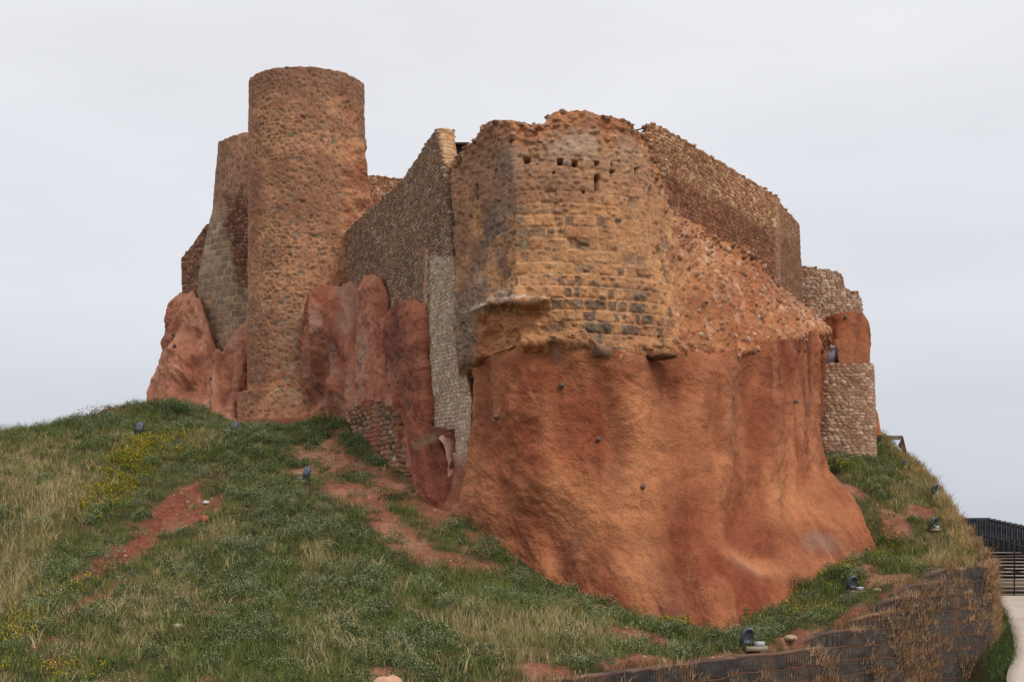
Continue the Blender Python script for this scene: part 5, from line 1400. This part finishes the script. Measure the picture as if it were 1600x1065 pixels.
# -- pebbles
U5 = RNG.random(len(X)); a = (U5 < .05 * sst(.3, .8, m_soil + .2 * nz) + .002); Pp = P0[a]
pb = rocks(Pp, RNG.uniform(.012, .045, len(Pp)) * RNG.uniform(.7, 1.5, len(Pp)), pick(RNG.random(len(Pp)), [A(188, 168, 150), A(170, 112, 84), A(150, 92, 68), A(200, 184, 168), A(160, 120, 96)]), flat=(.4, .8))
setp(mesh_np('pebbles', pb[0], pb[1], M_ROCK, pb[2], smooth=False), 'small pebbles scattered over the bare soil', 'pebbles', kind='stuff')
# -- dry grass sprouting from the retaining wall and along its crest
pts = []
for Rw in ALLW:
    n = Rw.shape[1]
    for r_i in (2, 3, 5, 7, 9):
        k = int(n * 0.95); j = RNG.integers(0, n, k); q = Rw[r_i, j]
        q2 = fbm(q[:, 0] * 1.0, q[:, 2] * .8 + q[:, 1] * .8, o=3, s=720)
        crest = sst(46.5, 49, q[:, 1])
        pts.append(q[(q2 * 1.2 + crest * .7 > RNG.uniform(-.2, .75, k))])
Pw = np.concatenate(pts); Pw = Pw[(Pw[:, 1] < 66)]
cw = pick(RNG.random(len(Pw)), [A(168, 134, 100), A(152, 118, 86), A(184, 154, 118), A(132, 100, 74), A(164, 138, 106)])
dw = tufts(Pw, RNG.uniform(.15, .5, len(Pw)), .011, 8, cw, lean=1.0, spread=.06, curl=1.2)
setp(mesh_np('dry_grass', *dw[:2], M_GRASS, dw[2]), 'brown dry grass sprouting from the dark retaining wall', 'grass', kind='stuff')
a = (sd < 1.5) & (Y > 46) & (RNG.random(len(X)) < .6); Pk = P0[a]
ck = pick(RNG.random(len(Pk)), [A(176, 146, 100), A(150, 124, 82), A(192, 164, 118), A(120, 112, 66)])
dk = tufts(Pk, RNG.uniform(.15, .6, len(Pk)), .011, 8, ck, lean=.6, spread=.08)
setp(mesh_np('crest_grass', *dk[:2], M_GRASS, dk[2]), 'tall dry grass along the right hand crest of the slope', 'grass', kind='stuff')
# green verge between wall foot and path
t = RNG.random(2600) * 4.0 + .5; bx = np.stack([np.interp(t, range(6), PL[:, k]) for k in range(3)], 1); bx[:, 0] -= RNG.uniform(0.0, .7, 2600); bx[:, 2] = ground_z(bx[:, 0], bx[:, 1]) - .02
cv = pick(RNG.random(2600), [A(68, 86, 44), A(84, 98, 52), A(60, 76, 40), A(100, 100, 62)])
vg = tufts(bx, RNG.uniform(.12, .32, 2600), .016, 9, cv, lean=.6)
setp(mesh_np('verge_grass', *vg[:2], M_GRASS, vg[2]), 'bright green grass between the retaining wall foot and the path', 'grass', kind='stuff')

# -- individual shrubs and boulders
SH = [(725, 806, .32, .42, 'dark', 'dark round shrub at the foot of the plastered pier'),
      (615, 782, .5, .35, 'dark', 'dark low bush on bare soil in front of the crumbled cobble wall'),
      (1168, 965, .32, .38, 'yel', 'small bush with yellow flowers at the foot of the red rock'),
      (1258, 925, .55, .75, 'grn', 'tall grey green bush against the lower right of the red rock'),
      (1308, 908, .45, .6, 'dark', 'dark green bush right of the tall grey green bush'),
      (1385, 855, .5, .7, 'yel', 'yellow flowering bush beside the outer right foot of the red rock'),
      (1302, 738, .5, .6, 'yel', 'yellow flecked bush between the red rock and the cobble turret'),
      (505, 668, 1.1, .9, 'yel', 'large green bush with yellow flecks at the right foot of the round tower'),
      (270, 648, 1.0, .7, 'dark', 'dark green bush on the crest left of the round tower'),
      (560, 700, .8, .6, 'grn', 'green bush before the crumbled cobble wall'),
      (1065, 990, .35, .25, 'yel', 'low tuft with orange yellow flowers below the lowest point of the red rock'),
      (620, 775, .0, 0, '', ''),
      (832, 935, .45, .35, 'grn', 'pale green bush left of the red rock foot, on the slope'),
      (945, 968, .5, .35, 'grn', 'grey green bush just in front of the red rock foot'),
      (175, 648, .9, .5, 'dry', 'brown dry bush on the left skyline'),
      (1412, 705, .7, .6, 'grn', 'green bush on the right skyline below the steel fin')]
for (x, y, r_, h_, kind, lab) in SH:
    if not lab: continue
    P = at_ground(x, y)
    base = {'dark': A(52, 70, 38), 'yel': A(66, 82, 38), 'grn': A(82, 98, 60), 'dry': A(120, 96, 70)}[kind]
    n = int(90 + 260 * r_ * 2.2)
    k = max(4, int(r_ * 14)); sub = np.stack([RNG.normal(0, r_ * .42, k), RNG.normal(0, r_ * .42, k), np.zeros(k)], 1)
    root = empty('shrub', tuple(P)); setp(root, lab, 'shrub')
    L, Fl = herb(sub + [0, 0, -.03], np.full(k, r_ * .5) * RNG.uniform(.7, 1.2, k), np.full(k, h_) * RNG.uniform(.6, 1.1, k), int(60 + 60 * r_), np.tile(base, (k, 1)), .06, A(208, 170, 40) if kind == 'yel' else None, int(12) if kind == 'yel' else 0, .04)
    mesh_np('foliage', *L[:2], M_LEAF, L[2], root)['kind'] = 'stuff'
    sv = tufts(sub * .5, np.full(k, h_ * .8), .02, 4, np.tile(A(92, 84, 56), (k, 1)), lean=.5, spread=.04); mesh_np('stems', *sv[:2], M_GRASS, sv[2], root)['kind'] = 'stuff'
    if Fl is not None: mesh_np('blossom', *Fl[:2], M_LEAF, Fl[2], root)['kind'] = 'stuff'
RK = [(626, 727, .30, A(178, 168, 152), (.9, 1.3), 'pale upright stone leaning at the end of the crumbled cobble wall'),
      (605, 1080, .36, A(206, 160, 130), (.5, .6), 'pinkish pale boulder cut by the bottom edge of the picture'),
      (1235, 1008, .2, A(176, 152, 126), (.4, .55), 'flat pale stone on bare soil above the retaining wall'),
      (1370, 925, .17, A(186, 160, 128), (.4, .6), 'buff flat stone beside the upper edge of the retaining wall'),
      (450, 783 - 8, .1, A(205, 198, 190), (.4, .5), 'small white stone on the bare soil path'),
      (322, 787, .13, A(204, 196, 188), (.5, .7), 'small white stone in the red gully on the left slope'),
      (278, 980, .11, A(184, 176, 150), (.4, .6), 'little grey green stone low on the left slope'),
      (318, 814, .22, A(176, 108, 80), (.5, .7), 'reddish clod on the edge of the gully on the left slope')]
for x, y, s, cl, fl, lab in RK:
    P = at_ground(x, y)
    v_, f_, c_ = rocks(np.array([[0, 0, s * .25]]), np.array([s]), np.array([cl]), ICO2, fl, .13)
    o = mesh_np('boulder', v_, f_, M_ROCK, c_); o.location = P; setp(o, lab, 'stone')
